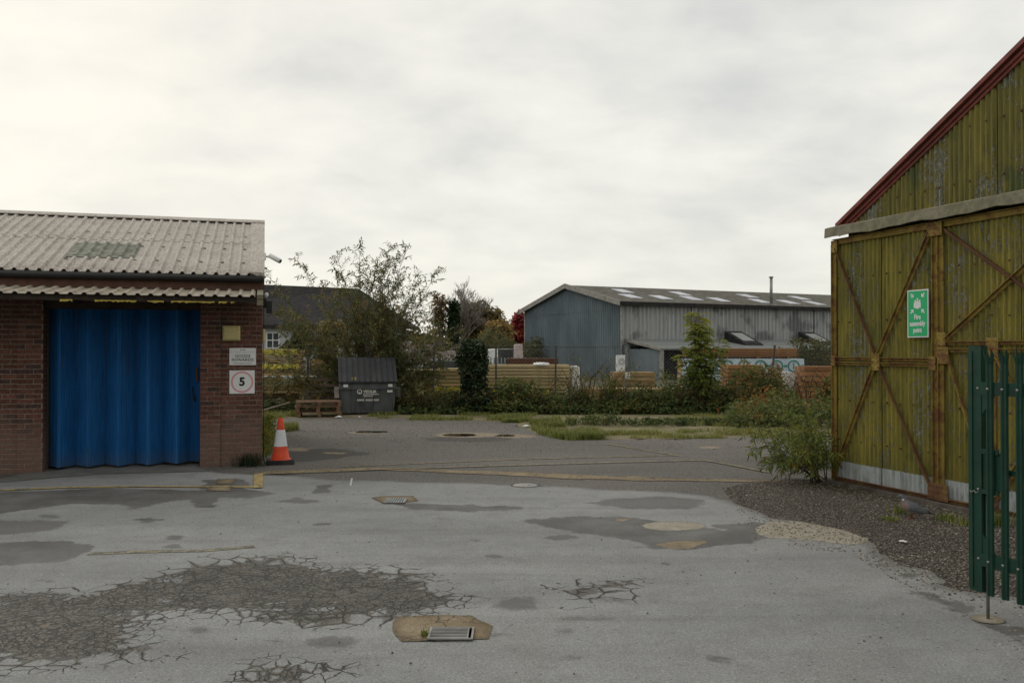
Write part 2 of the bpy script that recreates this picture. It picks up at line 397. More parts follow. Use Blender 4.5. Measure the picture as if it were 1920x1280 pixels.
k = s.mix(s.M('MULTIPLY', lines, 0.85), k, (0.018, 0.017, 0.015))
k = s.mix(s.M('MULTIPLY', s.rng(s.noise(9, 5, 0.7), 0.58, 0.7), s.rng(crn, 0.1, 0.3)), k, (0.20, 0.165, 0.11))  # sandy grit in the cracks
edge = s.rng(s.attr('edge'), 0.0, 0.16, 0.55, 0.0)
k = s.mix(edge, k, (0.10, 0.095, 0.085))
pn = s.M('ADD', s.M('MULTIPLY', s.M('SUBTRACT', s.noise(9, 6, 0.7), 0.5), 0.11), s.M('MULTIPLY', s.M('SUBTRACT', s.noise(40, 3, 0.7), 0.5), 0.05))
for at_, ca, cb in (('pale', (0.25, 0.225, 0.175), (0.37, 0.335, 0.27)), ('tan', (0.165, 0.125, 0.078), (0.28, 0.222, 0.145))):
    q = s.M('ADD', s.attr(at_), pn); pm_ = s.rng(q, -0.01, 0.015)
    cc = s.mix(1.0, s.mix(s.rng(s.noise(6, 6, 0.7), 0.3, 0.7), ca, cb), s.mix(s.rng(fine, 0.3, 0.7), (0.6,) * 3, (1.35,) * 3), 'MULTIPLY')
    cc = s.mix(s.rng(s.noise(24, 2, 0.6), 0.66, 0.7, 0, 0.8), cc, (0.05, 0.045, 0.04))
    k = s.mix(s.M('MULTIPLY', s.rng(s.M('ABSOLUTE', q), 0.03, 0.0), 0.6), k, (0.07, 0.063, 0.055))
    k = s.mix(pm_, k, cc)
s.col(k)
h = s.M('SUBTRACT', s.M('MULTIPLY', fine, 0.25), s.M('ADD', s.M('MULTIPLY', lines, 1.4), s.M('MULTIPLY', dark, 0.5)))
s.bump(h, 0.012, 0.8); s.rough(s.mix(s.M('MAXIMUM', stm, dark), (0.9,) * 3, (0.72,) * 3)); MAT['forecourt'] = s.m

# darker, stonier tarmac of the rear yard
s = NT('rear_yard', 0.9, 0.25)
big = s.noise(0.25, 5, 0.6, vec=s.map((0.6, 1.3, 1))); fine = s.noise(90, 3, 0.75); mid = s.noise(1.6, 6, 0.65); st1 = s.noise(38, 2, 0.7)
k = s.mix(s.rng(big, 0.3, 0.7), (0.116, 0.110, 0.102), (0.165, 0.154, 0.140))
k = s.mix(s.rng(mid, 0.5, 0.72, 0, 0.55), k, (0.150, 0.132, 0.105))
k = s.mix(1.0, k, s.mix(s.rng(fine, 0.3, 0.7), (0.45,) * 3, (1.55,) * 3), 'MULTIPLY')
k = s.mix(1.0, k, s.mix(s.rng(s.noise(34, 3, 0.8), 0.36, 0.64), (0.62,) * 3, (1.34,) * 3), 'MULTIPLY')
k = s.mix(s.rng(st1, 0.6, 0.68, 0, 0.6), k, (0.24, 0.225, 0.20))
far = s.rng(s.sepz()[1], 17.0, 23.0)
k = s.mix(s.M('MULTIPLY', far, 0.6), k, s.mix(s.rng(s.noise(60, 2, 0.7), 0.35, 0.65), (0.10, 0.094, 0.085), (0.23, 0.215, 0.19)))  # loose chippings towards the back
dmp = s.rng(s.M('ADD', s.attr('damp'), s.M('MULTIPLY', s.M('SUBTRACT', s.noise(2.4, 5, 0.6), 0.5), 0.6)), -0.05, 0.1)
k = s.mix(s.M('MULTIPLY', dmp, 0.6), k, (0.045, 0.042, 0.038))
sand = s.rng(s.M('ADD', s.attr('sand'), s.M('MULTIPLY', s.M('SUBTRACT', s.noise(3.5, 5, 0.65), 0.5), 0.5)), -0.03, 0.12)
k = s.mix(s.M('MULTIPLY', sand, 0.8), k, (0.30, 0.24, 0.165))
s.col(k); s.bump(s.M('ADD', fine, s.M('MULTIPLY', mid, 0.6)), 0.014, 0.8); MAT['rear_yard'] = s.m

# bare sandy soil, loose gravel soil, wide ground
s = NT('sandy_soil', 0.95, 0.15)
k = s.mix(s.rng(s.noise(0.8, 6, 0.65), 0.3, 0.7), (0.16, 0.125, 0.082), (0.30, 0.245, 0.17))
k = s.mix(1.0, k, s.mix(s.rng(s.noise(45, 3, 0.75), 0.3, 0.7), (0.6,) * 3, (1.35,) * 3), 'MULTIPLY')
k = s.mix(s.rng(s.noise(2.5, 5, 0.7, vec=s.map((0.5, 1.5, 1))), 0.44, 0.58, 0, 0.85), k, s.mix(s.rng(s.noise(12, 4, 0.7), 0.3, 0.7), (0.085, 0.100, 0.030), (0.185, 0.195, 0.065)))
s.col(k); s.bump(s.noise(30, 4, 0.7), 0.02, 0.8); MAT['sandy_soil'] = s.m
s = NT('gravel_soil', 0.95, 0.2)
v = s.vor(48, feature='F1', out='Color'); vd = s.vor(48, feature='F1'); z = s.sepz(v)
k = s.mix(s.rng(z[0], 0, 1, smooth=False), (0.088, 0.077, 0.066), (0.28, 0.245, 0.205))
k = s.mix(s.rng(vd, 0.3, 0.65), k, (0.030, 0.026, 0.022))
k = s.mix(s.rng(s.noise(1.4, 5, 0.65), 0.45, 0.7, 0, 0.6), k, (0.085, 0.070, 0.055))
ms = s.rng(s.M('ADD', s.attr('moss'), s.M('MULTIPLY', s.M('SUBTRACT', s.noise(2.5, 5, 0.65), 0.5), 0.9)), -0.1, 0.2)
k = s.mix(s.M('MULTIPLY', ms, 0.8), k, s.mix(s.rng(s.noise(20, 4, 0.7), 0.35, 0.65), (0.032, 0.028, 0.016), (0.075, 0.066, 0.02)))
s.col(k); s.bump(s.M('MULTIPLY', vd, -1.0), 0.02, 0.9); MAT['gravel_soil'] = s.m
s = NT('ground', 0.95, 0.15)
k = s.mix(s.rng(s.noise(0.15, 6, 0.65), 0.35, 0.65), (0.11, 0.098, 0.075), (0.07, 0.08, 0.032))
k = s.mix(1.0, k, s.mix(s.rng(s.noise(6, 5, 0.7), 0.3, 0.7), (0.7,) * 3, (1.3,) * 3), 'MULTIPLY'); s.col(k); MAT['ground'] = s.m

def concrete(name, a, b, speck=0.6, sc=1.0, crk=False):
    s = NT(name, 0.9, 0.2)
    k = s.mix(s.rng(s.noise(3 * sc, 6, 0.65), 0.3, 0.7), a, b)
    k = s.mix(1.0, k, s.mix(s.rng(s.noise(95, 3, 0.75), 0.3, 0.7), (0.62,) * 3, (1.32,) * 3), 'MULTIPLY')
    k = s.mix(s.rng(s.noise(30, 2, 0.6), 0.66, 0.7, 0, speck), k, (0.06, 0.052, 0.045))
    k = s.mix(s.rng(s.attr('edge'), 0, 0.09, 0.5, 0), k, tuple(x * 0.45 for x in a))
    if crk: k = s.mix(s.M('MULTIPLY', s.rng(s.vor(9, vec=s.vadd(s.co(), s.noise(5, 3, 0.6, out='Color'), 0.15)), 0.06, 0.015), s.rng(s.noise(2.5, 3, 0.5), 0.4, 0.55, 0, 0.8)), k, (0.04, 0.033, 0.026))
    s.col(k); s.bump(s.noise(60, 4, 0.7), 0.006, 0.7); MAT[name] = s.m
concrete('tan_concrete', (0.185, 0.142, 0.088), (0.30, 0.24, 0.16), crk=True)
concrete('pale_concrete', (0.27, 0.24, 0.185), (0.38, 0.345, 0.275), 0.8)
concrete('apron_concrete', (0.135, 0.135, 0.128), (0.20, 0.198, 0.19), 0.2)
def paint(name, c, thr):
    s = NT(name, 0.8, 0.25)
    w = s.rng(s.noise(9, 6, 0.75), thr, thr + 0.14)
    k = s.mix(w, c, (0.12, 0.115, 0.10)); k = s.mix(1.0, k, s.mix(s.rng(s.noise(120, 2, 0.7), 0.3, 0.7), (0.7,) * 3, (1.2,) * 3), 'MULTIPLY')
    s.col(k); MAT[name] = s.m
paint('yellow_line', (0.42, 0.315, 0.125), 0.47); paint('rear_line', (0.34, 0.275, 0.135), 0.44); paint('faded_line', (0.29, 0.255, 0.165), 0.42); paint('white_line', (0.5, 0.5, 0.48), 0.6)
s = NT('puddle_water', 0.03, 0.6); s.col((0.018, 0.016, 0.012)); s.bump(s.noise(6, 2, 0.5), 0.002, 0.2); MAT['puddle_water'] = s.m
plain('pit_shade_black', (0.004, 0.004, 0.004), 0.95, 0.0)  # near-black colour stands in for the shade down a drain
rmat('stone', (0.05, 0.045, 0.04), (0.26, 0.24, 0.21))
s = NT('stones', 0.9, 0.25); t = s.attr('tint'); k = s.mix(t, (0.072, 0.063, 0.054), (0.29, 0.255, 0.215)); k = s.mix(s.rng(t, 0.96, 0.98), k, (0.42, 0.40, 0.36)); s.col(k); MAT['stones'] = s.m

# brick
s = NT('brick', 0.9, 0.2)
r = s.rand(); p = s.co(); ge = s.n('ShaderNodeNewGeometry').outputs['Position']
k = s.mix(r, (0.092, 0.043, 0.033), (0.180, 0.080, 0.060))
k = s.mix(s.rng(r, 0.80, 0.86), k, (0.075, 0.045, 0.040))
k = s.mix(1.0, k, s.mix(s.rng(s.noise(22, 5, 0.7, vec=ge), 0.3, 0.7), (0.62,) * 3, (1.28,) * 3), 'MULTIPLY')
gz = s.sepz(ge)[2]
k = s.mix(s.M('MULTIPLY', s.rng(s.M('ADD', gz, s.M('MULTIPLY', s.noise(1.5, 5, 0.6, vec=ge), 1.4)), 1.85, 0.9), 0.6), k, (0.205, 0.135, 0.115))   # salts and splash dirt low on the wall
s.col(k); s.bump(s.noise(40, 4, 0.7, vec=ge), 0.004, 0.6); MAT['brick'] = s.m
plain('mortar', (0.215, 0.18, 0.14), 0.95, 0.1, var=0.3, scale=20)
# fibre-cement roof with runs of lichen and a worn coating
s = NT('roof_sheet', 0.85, 0.2)
st = s.noise(7, 6, 0.7, vec=s.map((5.0, 1.0, 1.0)), dist=0.6); sp = s.noise(2.0, 5, 0.65); fl = s.noise(9, 5, 0.72, vec=s.map((2.2, 0.7, 1)), dist=1.6)
k = s.mix(s.rng(sp, 0.3, 0.7), (0.36, 0.322, 0.285), (0.49, 0.447, 0.40))
k = s.mix(s.rng(st, 0.46, 0.66, 0, 0.7), k, (0.225, 0.185, 0.155))
k = s.mix(s.rng(s.M('ABSOLUTE', s.M('SUBTRACT', fl, 0.5)), 0.035, 0.012, 0, 0.75), k, (0.62, 0.59, 0.54))     # pale peeling veins
low = s.rng(s.sepz()[2], 3.32, 3.05)
k = s.mix(s.M('MULTIPLY', low, s.rng(s.noise(16, 4, 0.7, vec=s.map((2, .6, 1))), 0.42, 0.62, 0, 0.75)), k, (0.19, 0.155, 0.13))
s.col(k); s.bump(st, 0.004, 0.5); MAT['roof_sheet'] = s.m
plain('canopy_sheet', (0.34, 0.30, 0.24), 0.85, 0.2, dirt=(0.14, 0.10, 0.06), dscale=5)
plain('rooflight_old', (0.23, 0.24, 0.195), 0.85, 0.15, dirt=(0.11, 0.118, 0.085), dscale=4)
plain('brown_board', (0.105, 0.052, 0.036), 0.75, 0.3, dirt=(0.05, 0.03, 0.022))
plain('black_plastic', (0.014, 0.014, 0.015), 0.5, 0.4); plain('dark_timber', (0.045, 0.033, 0.026), 0.9, 0.2, dirt=(0.02, 0.016, 0.013))
plain('yellow_scrap', (0.45, 0.35, 0.07), 0.7, 0.3)
s = NT('blue_door', 0.6, 0.25)
st = s.noise(5, 5, 0.65, vec=s.map((8, 8, 0.5)))
k = s.mix(s.rng(st, 0.3, 0.7), (0.006, 0.080, 0.250), (0.013, 0.135, 0.370))
k = s.mix(s.rng(s.sepz()[2], 0.35, 0.02, 0, 0.45), k, (0.075, 0.11, 0.15)); k = s.mix(s.rng(s.noise(9, 5, 0.7), 0.7, 0.75, 0, 0.8), k, (0.10, 0.055, 0.03)); k = s.mix(s.rng(s.noise(2.2, 6, 0.7, vec=s.map((3, 3, 0.6), (5, 2, 1))), 0.54, 0.72, 0, 0.55), k, (0.035, 0.060, 0.095))
s.col(k); MAT['blue_door'] = s.m
# hangar paint: olive yellow, mossy streaks, grey flakes where it has come away
def hangar_paint(name, a, b, flake):
    s = NT(name, 0.72, 0.3); p = s.co(); x, y, z = s.sepz()
    colr = s.noise(1.3, 5, 0.6, vec=s.map((2.4, 1, 0.45))); strk = s.noise(6.0, 6, 0.68, vec=s.map((6.0, 1, 0.35)))
    k = s.mix(s.rng(colr, 0.3, 0.7), a, b)
    k = s.mix(s.rng(strk, 0.46, 0.66, 0, 0.66), k, (0.070, 0.072, 0.020))
    k = s.mix(s.rng(s.noise(2.2, 4, 0.6, vec=s.map((3.0, 1, 0.6), (3, 1, 5))), 0.62, 0.74, 0, 0.65), k, (0.31, 0.17, 0.03))      # rust bleeding through
    gr = s.rng(s.noise(1.9, 3, 0.5, vec=s.map((1, 1, 0.8), (2.6, 0, 7.4))), 0.60, 0.74, 0, 0.6)
    k = s.mix(gr, k, (0.045, 0.085, 0.035))
    fl = s.noise(19, 6, 0.74, vec=s.map((2.4, 1, 0.8)), dist=0.7); wh = s.noise(1.1, 4, 0.6, vec=s.map((2.2, 1, 0.7), (4, 2, 1)))
    m = s.rng(s.M('ADD', fl, s.M('MULTIPLY', s.M('SUBTRACT', wh, 0.5), flake)), 0.585, 0.625)
    k = s.mix(m, k, s.mix(s.rng(s.noise(30, 3, 0.6), 0.3, 0.7), (0.15, 0.15, 0.115), (0.28, 0.28, 0.235)))
    ed = s.rng(s.M('ABSOLUTE', s.M('SUBTRACT', s.M('ADD', fl, s.M('MULTIPLY', s.M('SUBTRACT', wh, 0.5), flake)), 0.575)), 0.018, 0.006)
    k = s.mix(s.M('MULTIPLY', ed, 0.55), k, (0.030, 0.028, 0.014))
    k = s.mix(s.rng(s.M('ADD', z, s.M('MULTIPLY', s.noise(3, 4, 0.6), 0.8)), 1.05, 0.35, 0, 0.4), k, (0.06, 0.075, 0.03))
    s.col(k); s.bump(s.M('SUBTRACT', s.M('MULTIPLY', s.noise(40, 4, .7), 0.5), m), 0.004, 0.7); MAT[name] = s.m
hangar_paint('hangar_paint', (0.172, 0.158, 0.032), (0.285, 0.236, 0.043), 0.62)
hangar_paint('hangar_gable', (0.150, 0.138, 0.034), (0.235, 0.195, 0.042), 0.95)
s = NT('rusty_frame', 0.8, 0.3)
k = s.mix(s.rng(s.noise(3, 5, 0.65), 0.35, 0.65), (0.205, 0.145, 0.032), (0.285, 0.205, 0.042))
k = s.mix(s.rng(s.noise(5, 6, 0.7, dist=0.6), 0.44, 0.62), k, s.mix(s.rng(s.noise(18, 4, 0.6), 0.3, 0.7), (0.105, 0.046, 0.022), (0.20, 0.095, 0.036)))
k = s.mix(s.rng(s.noise(21, 4, 0.7), 0.60, 0.68, 0, 0.8), k, (0.07, 0.055, 0.03)); s.col(k); s.bump(s.noise(45, 4, 0.7), 0.004, 0.7); MAT['rusty_frame'] = s.m
plain('rust_dark', (0.125, 0.062, 0.033), 0.85, 0.25, dirt=(0.20, 0.135, 0.035), dscale=6)
s = NT('galvanised', 0.62, 0.4, 0.25)
k = s.mix(s.rng(s.noise(4, 6, 0.65, vec=s.map((4, 1, 0.6))), 0.3, 0.7), (0.30, 0.32, 0.31), (0.50, 0.53, 0.53)); k = s.mix(s.rng(s.noise(7, 5, 0.7, vec=s.map((3, 1, 0.7))), 0.52, 0.7, 0, 0.7), k, (0.17, 0.18, 0.16))
s.col(k); MAT['galvanised'] = s.m
plain('weathered_board', (0.20, 0.185, 0.13), 0.9, 0.2, dirt=(0.145, 0.14, 0.065), dscale=3, scale=9)
plain('red_oxide', (0.185, 0.050, 0.038), 0.7, 0.3, dirt=(0.12, 0.038, 0.028))
plain('asbestos_roof', (0.20, 0.19, 0.165), 0.95, 0.1, dirt=(0.10, 0.105, 0.05))
plain('plinth', (0.115, 0.10, 0.085), 0.95, 0.15, dirt=(0.05, 0.045, 0.03), dscale=4)
plain('gate_green', (0.005, 0.044, 0.027), 0.45, 0.4, var=0.2, dirt=(0.030, 0.050, 0.032), dscale=9)
plain('steel', (0.25, 0.245, 0.23), 0.5, 0.5, 0.5); plain('white_plastic', (0.72, 0.73, 0.72), 0.5, 0.4, var=0.06, dirt=(0.55, 0.54, 0.5))
plain('cream_plastic', (0.56, 0.48, 0.22), 0.6, 0.35, var=0.08, dirt=(0.40, 0.33, 0.13), dscale=9)
plain('sign_white', (0.74, 0.75, 0.75), 0.45, 0.4, var=0.05, dirt=(0.58, 0.58, 0.56), dscale=7); plain('sign_green', (0.022, 0.42, 0.16), 0.4, 0.4, var=0.06)
plain('sign_pink', (0.68, 0.30, 0.33), 0.5, 0.3, var=0.05); plain('sign_black', (0.012, 0.012, 0.013), 0.5, 0.3); plain('sign_grey', (0.22, 0.22, 0.22), 0.6, 0.3)
plain('sign_ink', (0.035, 0.035, 0.04), 0.6, 0.3)
plain('cone_orange', (0.62, 0.060, 0.016), 0.55, 0.35, var=0.12, dirt=(0.34, 0.055, 0.022), dscale=9); plain('cone_white', (0.62, 0.64, 0.66), 0.5, 0.4, var=0.06, dirt=(0.40, 0.40, 0.40), dscale=8)
plain('rubber', (0.022, 0.022, 0.023), 0.75, 0.3, dirt=(0.06, 0.056, 0.05))
s = NT('bin_steel', 0.6, 0.35)
k = s.mix(s.rng(s.noise(2.2, 5, 0.65, vec=s.map((2, 1, 0.7))), 0.3, 0.7), (0.052, 0.060, 0.062), (0.110, 0.120, 0.122)); k = s.mix(s.rng(s.noise(3, 5, 0.65, vec=s.map((4, 1, 0.5))), 0.54, 0.7, 0, 0.7), k, (0.030, 0.031, 0.024))
s.col(k); MAT['bin_steel'] = s.m
plain('bin_lid', (0.017, 0.019, 0.022), 0.42, 0.45, var=0.3, scale=2, dirt=(0.065, 0.072, 0.08), dscale=1.2); plain('bin_letter', (0.66, 0.65, 0.60), 0.7, 0.3, var=0.2, scale=12)
rmat('pallet_wood', (0.14, 0.085, 0.052), (0.24, 0.15, 0.09), grain=(1, 8, 8), gs=5); rmat('pallet_grey', (0.12, 0.09, 0.07), (0.20, 0.155, 0.12), grain=(1, 8, 8))
rmat('green_pine', (0.34, 0.255, 0.115), (0.56, 0.435, 0.23), grain=(0.6, 8, 8), gs=4, dirt=(0.20, 0.135, 0.06))
rmat('brown_pine', (0.30, 0.20, 0.085), (0.50, 0.345, 0.165), grain=(0.6, 8, 8), gs=4, dirt=(0.23, 0.145, 0.06))
rmat('orange_pine', (0.23, 0.105, 0.042), (0.40, 0.195, 0.08), grain=(0.6, 8, 8), gs=4); rmat('red_hardwood', (0.10, 0.043, 0.024), (0.17, 0.075, 0.04), grain=(0.6, 8, 8), gs=4)
plain('yellow_wrap', (0.46, 0.39, 0.04), 0.45, 0.45, var=0.35, scale=5, dirt=(0.20, 0.17, 0.02)); plain('blue_wrap', (0.46, 0.56, 0.62), 0.4, 0.45, var=0.12); plain('wrap_print', (0.045, 0.21, 0.17), 0.5, 0.4)
plain('white_wrap', (0.70, 0.71, 0.70), 0.45, 0.4, var=0.12); plain('pink_blocks', (0.42, 0.345, 0.335), 0.9, 0.2, dirt=(0.25, 0.20, 0.19), dscale=1.5); plain('black_wrap', (0.02, 0.02, 0.022), 0.5, 0.4)
plain('galv_far', (0.20, 0.225, 0.24), 0.6, 0.3); plain('wire', (0.20, 0.205, 0.20), 0.6, 0.3, 0.3); plain('post_steel', (0.075, 0.07, 0.065), 0.8, 0.3, dirt=(0.12, 0.065, 0.035)); plain('post_grey', (0.19, 0.195, 0.195), 0.8, 0.3)
s = NT('shed_blue', 0.7, 0.3)
k = s.mix(s.rng(s.noise(0.6, 5, 0.6, vec=s.map((1.5, 1, 0.5))), 0.3, 0.7), (0.115, 0.150, 0.172), (0.175, 0.215, 0.24)); k = s.mix(s.rng(s.noise(1.8, 5, 0.65, vec=s.map((4, 1, 0.3))), 0.5, 0.72, 0, 0.5), k, (0.10, 0.125, 0.14)); s.col(k); MAT['shed_blue'] = s.m
s = NT('shed_grey', 0.75, 0.3)
st = s.noise(0.5, 4, 0.55, vec=s.map((1.1, 1, 0.9))); sk = s.noise(1.4, 6, 0.65, vec=s.map((5, 1, 0.25)))
k = s.mix(s.rng(sk, 0.3, 0.7), (0.265, 0.275, 0.275), (0.41, 0.415, 0.41)); k = s.mix(s.rng(st, 0.5, 0.62, 0, 0.72), k, (0.105, 0.112, 0.112))
k = s.mix(s.rng(s.noise(1.0, 4, 0.6, vec=s.map((4.5, 1, 0.30), (3, 0, 1))), 0.66, 0.71, 0, 0.8), k, (0.27, 0.10, 0.055)); s.col(k); MAT['shed_grey'] = s.m
plain('shed_roof', (0.135, 0.128, 0.112), 0.95, 0.15, var=0.3, scale=2, dirt=(0.095, 0.098, 0.06), dscale=0.8); plain('shed_trim', (0.30, 0.29, 0.265), 0.85, 0.25, dirt=(0.17, 0.155, 0.12)); plain('shed_rooflight', (0.56, 0.57, 0.63), 0.6, 0.3, var=0.2, dirt=(0.36, 0.36, 0.37), dscale=1.2)
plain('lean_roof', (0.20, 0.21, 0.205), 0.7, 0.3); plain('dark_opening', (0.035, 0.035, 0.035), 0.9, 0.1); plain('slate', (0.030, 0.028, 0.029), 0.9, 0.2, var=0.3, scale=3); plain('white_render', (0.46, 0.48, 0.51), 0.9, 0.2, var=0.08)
s = NT('glass', 0.08, 0.5); s.col((0.05, 0.06, 0.065)); MAT['glass'] = s.m
s = NT('skylight_glass', 0.15, 0.5); s.col((0.36, 0.38, 0.36)); MAT['skylight_glass'] = s.m
plain('bark', (0.075, 0.060, 0.045), 0.95, 0.1, scale=12); plain('twig', (0.10, 0.075, 0.05), 0.95, 0.1); plain('far_bark', (0.24, 0.215, 0.19), 0.95, 0.1); plain('seed_head', (0.085, 0.055, 0.03), 0.95, 0.1)
leafmat('buddleia_leaf', [(0, (0.062, 0.080, 0.030)), (0.45, (0.140, 0.160, 0.055)), (0.75, (0.22, 0.19, 0.065)), (1, (0.29, 0.19, 0.06))])
leafmat('fresh_leaf', [(0, (0.060, 0.090, 0.020)), (0.5, (0.160, 0.200, 0.038)), (0.8, (0.20, 0.195, 0.030)), (1, (0.31, 0.22, 0.035))])
leafmat('ivy_leaf', [(0, (0.010, 0.020, 0.008)), (0.5, (0.026, 0.048, 0.016)), (1, (0.062, 0.088, 0.03))], 0.4, 0.15)
leafmat('bramble_leaf', [(0, (0.032, 0.048, 0.016)), (0.45, (0.090, 0.128, 0.036)), (0.75, (0.175, 0.190, 0.052)), (0.92, (0.22, 0.155, 0.05)), (1, (0.34, 0.15, 0.04))])
leafmat('ash_leaf', [(0, (0.070, 0.105, 0.022)), (0.5, (0.20, 0.245, 0.040)), (1, (0.42, 0.38, 0.06))], 0.5, 0.4)
leafmat('grass_blade', [(0, (0.095, 0.125, 0.028)), (0.5, (0.21, 0.25, 0.055)), (0.8, (0.31, 0.30, 0.09)), (1, (0.34, 0.28, 0.14))], 0.6, 0.3)
leafmat('brown_leaf', [(0, (0.12, 0.095, 0.055)), (0.5, (0.24, 0.175, 0.095)), (1, (0.34, 0.23, 0.11))], 0.6, 0.45); leafmat('orange_leaf', [(0, (0.13, 0.125, 0.062)), (0.5, (0.245, 0.195, 0.088)), (1, (0.40, 0.24, 0.07))], 0.6, 0.45)
leafmat('red_leaf', [(0, (0.14, 0.020, 0.024)), (0.6, (0.34, 0.045, 0.055)), (1, (0.42, 0.12, 0.05))]); leafmat('hedge_leaf', [(0, (0.05, 0.06, 0.028)), (0.5, (0.115, 0.12, 0.05)), (1, (0.22, 0.175, 0.075))], 0.6, 0.45)

# ================================================================== GROUND
def gx(lo, hi, c, far):
    a = list(np.arange(lo, hi + 1e-6, c)); s_ = c
    while a[-1] < far: s_ *= 1.5; a.append(a[-1] + s_)
    s_ = c
    while a[0] > -far: s_ *= 1.5; a.insert(0, a[0] - s_)
    return np.array(a)
xs, ys = gx(-30, 40, 2.5, 900), gx(-20, 90, 2.5, 900)
X, Y = np.meshgrid(xs, ys, indexing='ij'); idx = np.arange(X.size).reshape(X.shape)
tag(npmesh('ground', np.stack([X.ravel(), Y.ravel(), np.full(X.size, -0.012)], 1), np.stack([idx[:-1, :-1].ravel(), idx[1:, :-1].ravel(), idx[1:, 1:].ravel(), idx[:-1, 1:].ravel()], 1), 'ground'), kind='structure')

def hp(s_, y=0.0): return (4.50 + 0.329 * s_ + 0.944 * y, 12.10 - 0.944 * s_ + 0.329 * y)   # hangar plan
rear = [(-14, 11.0), (-14, 22.8), tuple(G(560, 784)[:2]), tuple(G(660, 781)[:2]), tuple(G(800, 786)[:2]), tuple(G(960, 790)[:2]), tuple(G(1000, 812)[:2]), tuple(G(1060, 824)[:2]), tuple(G(1250, 822)[:2]), tuple(G(1460, 818)[:2]), (10, 18.5), (9, 15), (6, 12.3), (5.2, 9.8), (2, 8), (-8, 8)]
sheet('rear_yard', rear, -0.004, 0.12, 'rear_yard', {
    'damp': [Gp([(180 + 330, 846), (620, 838), (700, 850), (560, 868)]), Gp(oval(880, 822, 90, 6)), Gp([(500, 884), (560, 888), (520, 896), (380, 890)])],
    'sand': [Gp(oval(560, 842, 26, 4)), Gp(oval(625, 849, 26, 2.5)), Gp(oval(880, 815, 70, 5)), Gp(oval(965, 817, 40, 4)), Gp(oval(1330, 838, 26, 2.5)), Gp(oval(690, 810, 40, 3))]}, rag=0.16)
sheet('sandy_verge', [tuple(G(560, 788)[:2]), tuple(G(800, 792)[:2]), tuple(G(1010, 822)[:2]), tuple(G(1300, 826)[:2]), tuple(G(1470, 824)[:2]), (11, 18), (14, 30), (-13, 30), (-13, 22)], -0.008, 0.3, 'sandy_soil', rag=0.2)
gravel = Gp([(1380, 938), (1360, 915), (1430, 902), (1560, 895)]) + [hp(-0.2, 0.1), hp(6, 0.1), (5.6, 3.0)] + Gp([(1960, 1260), (1880, 1215), (1780, 1130), (1690, 1090), (1600, 1035), (1420, 1020)])
sheet('gravel_strip', gravel, 0.000, 0.06, 'gravel_soil', {'moss': [[hp(-0.4, -0.75), hp(0.9, -0.55), hp(1.9, -0.25), hp(3.5, -0.2), hp(3.5, 0.1), hp(-0.4, 0.1)]]}, rag=0.07)

fore = [(-14, 2.0), (-14, 12.0)] + Gp([(-60, 905), (60, 890), (200, 884), (380, 882), (490, 891), (560, 893), (610, 899), (760, 902), (960, 909), (1100, 915), (1250, 921), (1330, 930), (1380, 944), (1420, 960), (1445, 972), (1500, 976), (1570, 990), (1630, 1010), (1645, 1038), (1690, 1058), (1745, 1072), (1775, 1090), (1765, 1100), (1830, 1112), (1900, 1118), (1990, 1128)]) + [(6.0, 5.6), (9, 4.2), (9, 2.0)]
_r = random.Random(5)
stains = [[(-100, 925), (60, 921), (200, 915), (370, 919), (440, 915), (520, 925), (470, 934), (412, 933), (402, 952), (366, 952), (356, 938), (310, 942), (245, 958), (230, 945), (130, 945), (60, 955), (0, 963), (-100, 960)],
    [(-120, 1015), (0, 1018), (100, 1013), (172, 1019), (160, 1035), (110, 1053), (0, 1062), (-120, 1062)],
    [(592, 910), (622, 909), (618, 924), (588, 925)], [(715, 943), (800, 945), (980, 950), (982, 955), (870, 959), (780, 955)],
    [(985, 974), (1060, 969), (1140, 968), (1220, 975), (1330, 990), (1420, 1000), (1440, 1010), (1380, 1021), (1290, 1033), (1215, 1026), (1180, 1012), (1090, 1000), (1000, 983)],
    oval(1352, 1237, 27, 8), [(1710, 1108), (1745, 1110), (1800, 1126), (1828, 1140), (1832, 1152), (1800, 1150), (1770, 1142), (1735, 1128)],
    [(1840, 1168), (1890, 1174), (1935, 1176), (1935, 1225), (1890, 1195)], oval(280, 975, 38, 3), oval(600, 983, 22, 2.5), oval(925, 1044, 18, 3.5), oval(325, 1023, 12, 5), oval(330, 1008, 14, 3), oval(1658, 1060, 15, 3), oval(1702, 1079, 18, 4), oval(1252, 1057, 13, 4),
    [(1330, 985), (1360, 983), (1420, 975), (1440, 985), (1425, 1003), (1380, 1000)], [(380, 900), (460, 898), (470, 908), (440, 922), (380, 916)]]
softs = [[(-80, 975), (130, 976), (120, 990), (50, 1000), (-80, 1008)], [(1098, 943), (1160, 934), (1250, 930), (1330, 938), (1300, 955), (1180, 955)], oval(1050, 1008, 42, 5), oval(970, 1132, 36, 15), oval(625, 1204, 52, 14), oval(560, 940, 40, 4), oval(1100, 1160, 60, 4)] + [oval(_r.uniform(60, 1500), v_, _r.uniform(6, 26), _r.uniform(1.5, 4.5)) for v_ in [_r.uniform(930, 1270) for _ in range(26)]]
cracks = [[(-150, 1120), (90, 1112), (170, 1112), (230, 1092), (290, 1084), (340, 1064), (400, 1046), (520, 1042), (620, 1060), (740, 1066), (800, 1088), (862, 1112), (872, 1130), (830, 1146), (780, 1150), (740, 1163), (690, 1163), (600, 1172), (500, 1163), (430, 1153), (330, 1148), (262, 1160), (298, 1190), (316, 1230), (262, 1240), (200, 1252), (100, 1250), (-150, 1250)],
    [(445, 1252), (500, 1243), (600, 1247), (618, 1275), (600, 1300), (440, 1300)], [(1050, 1104), (1130, 1092), (1190, 1086), (1165, 1116), (1120, 1122), (1070, 1133)]]
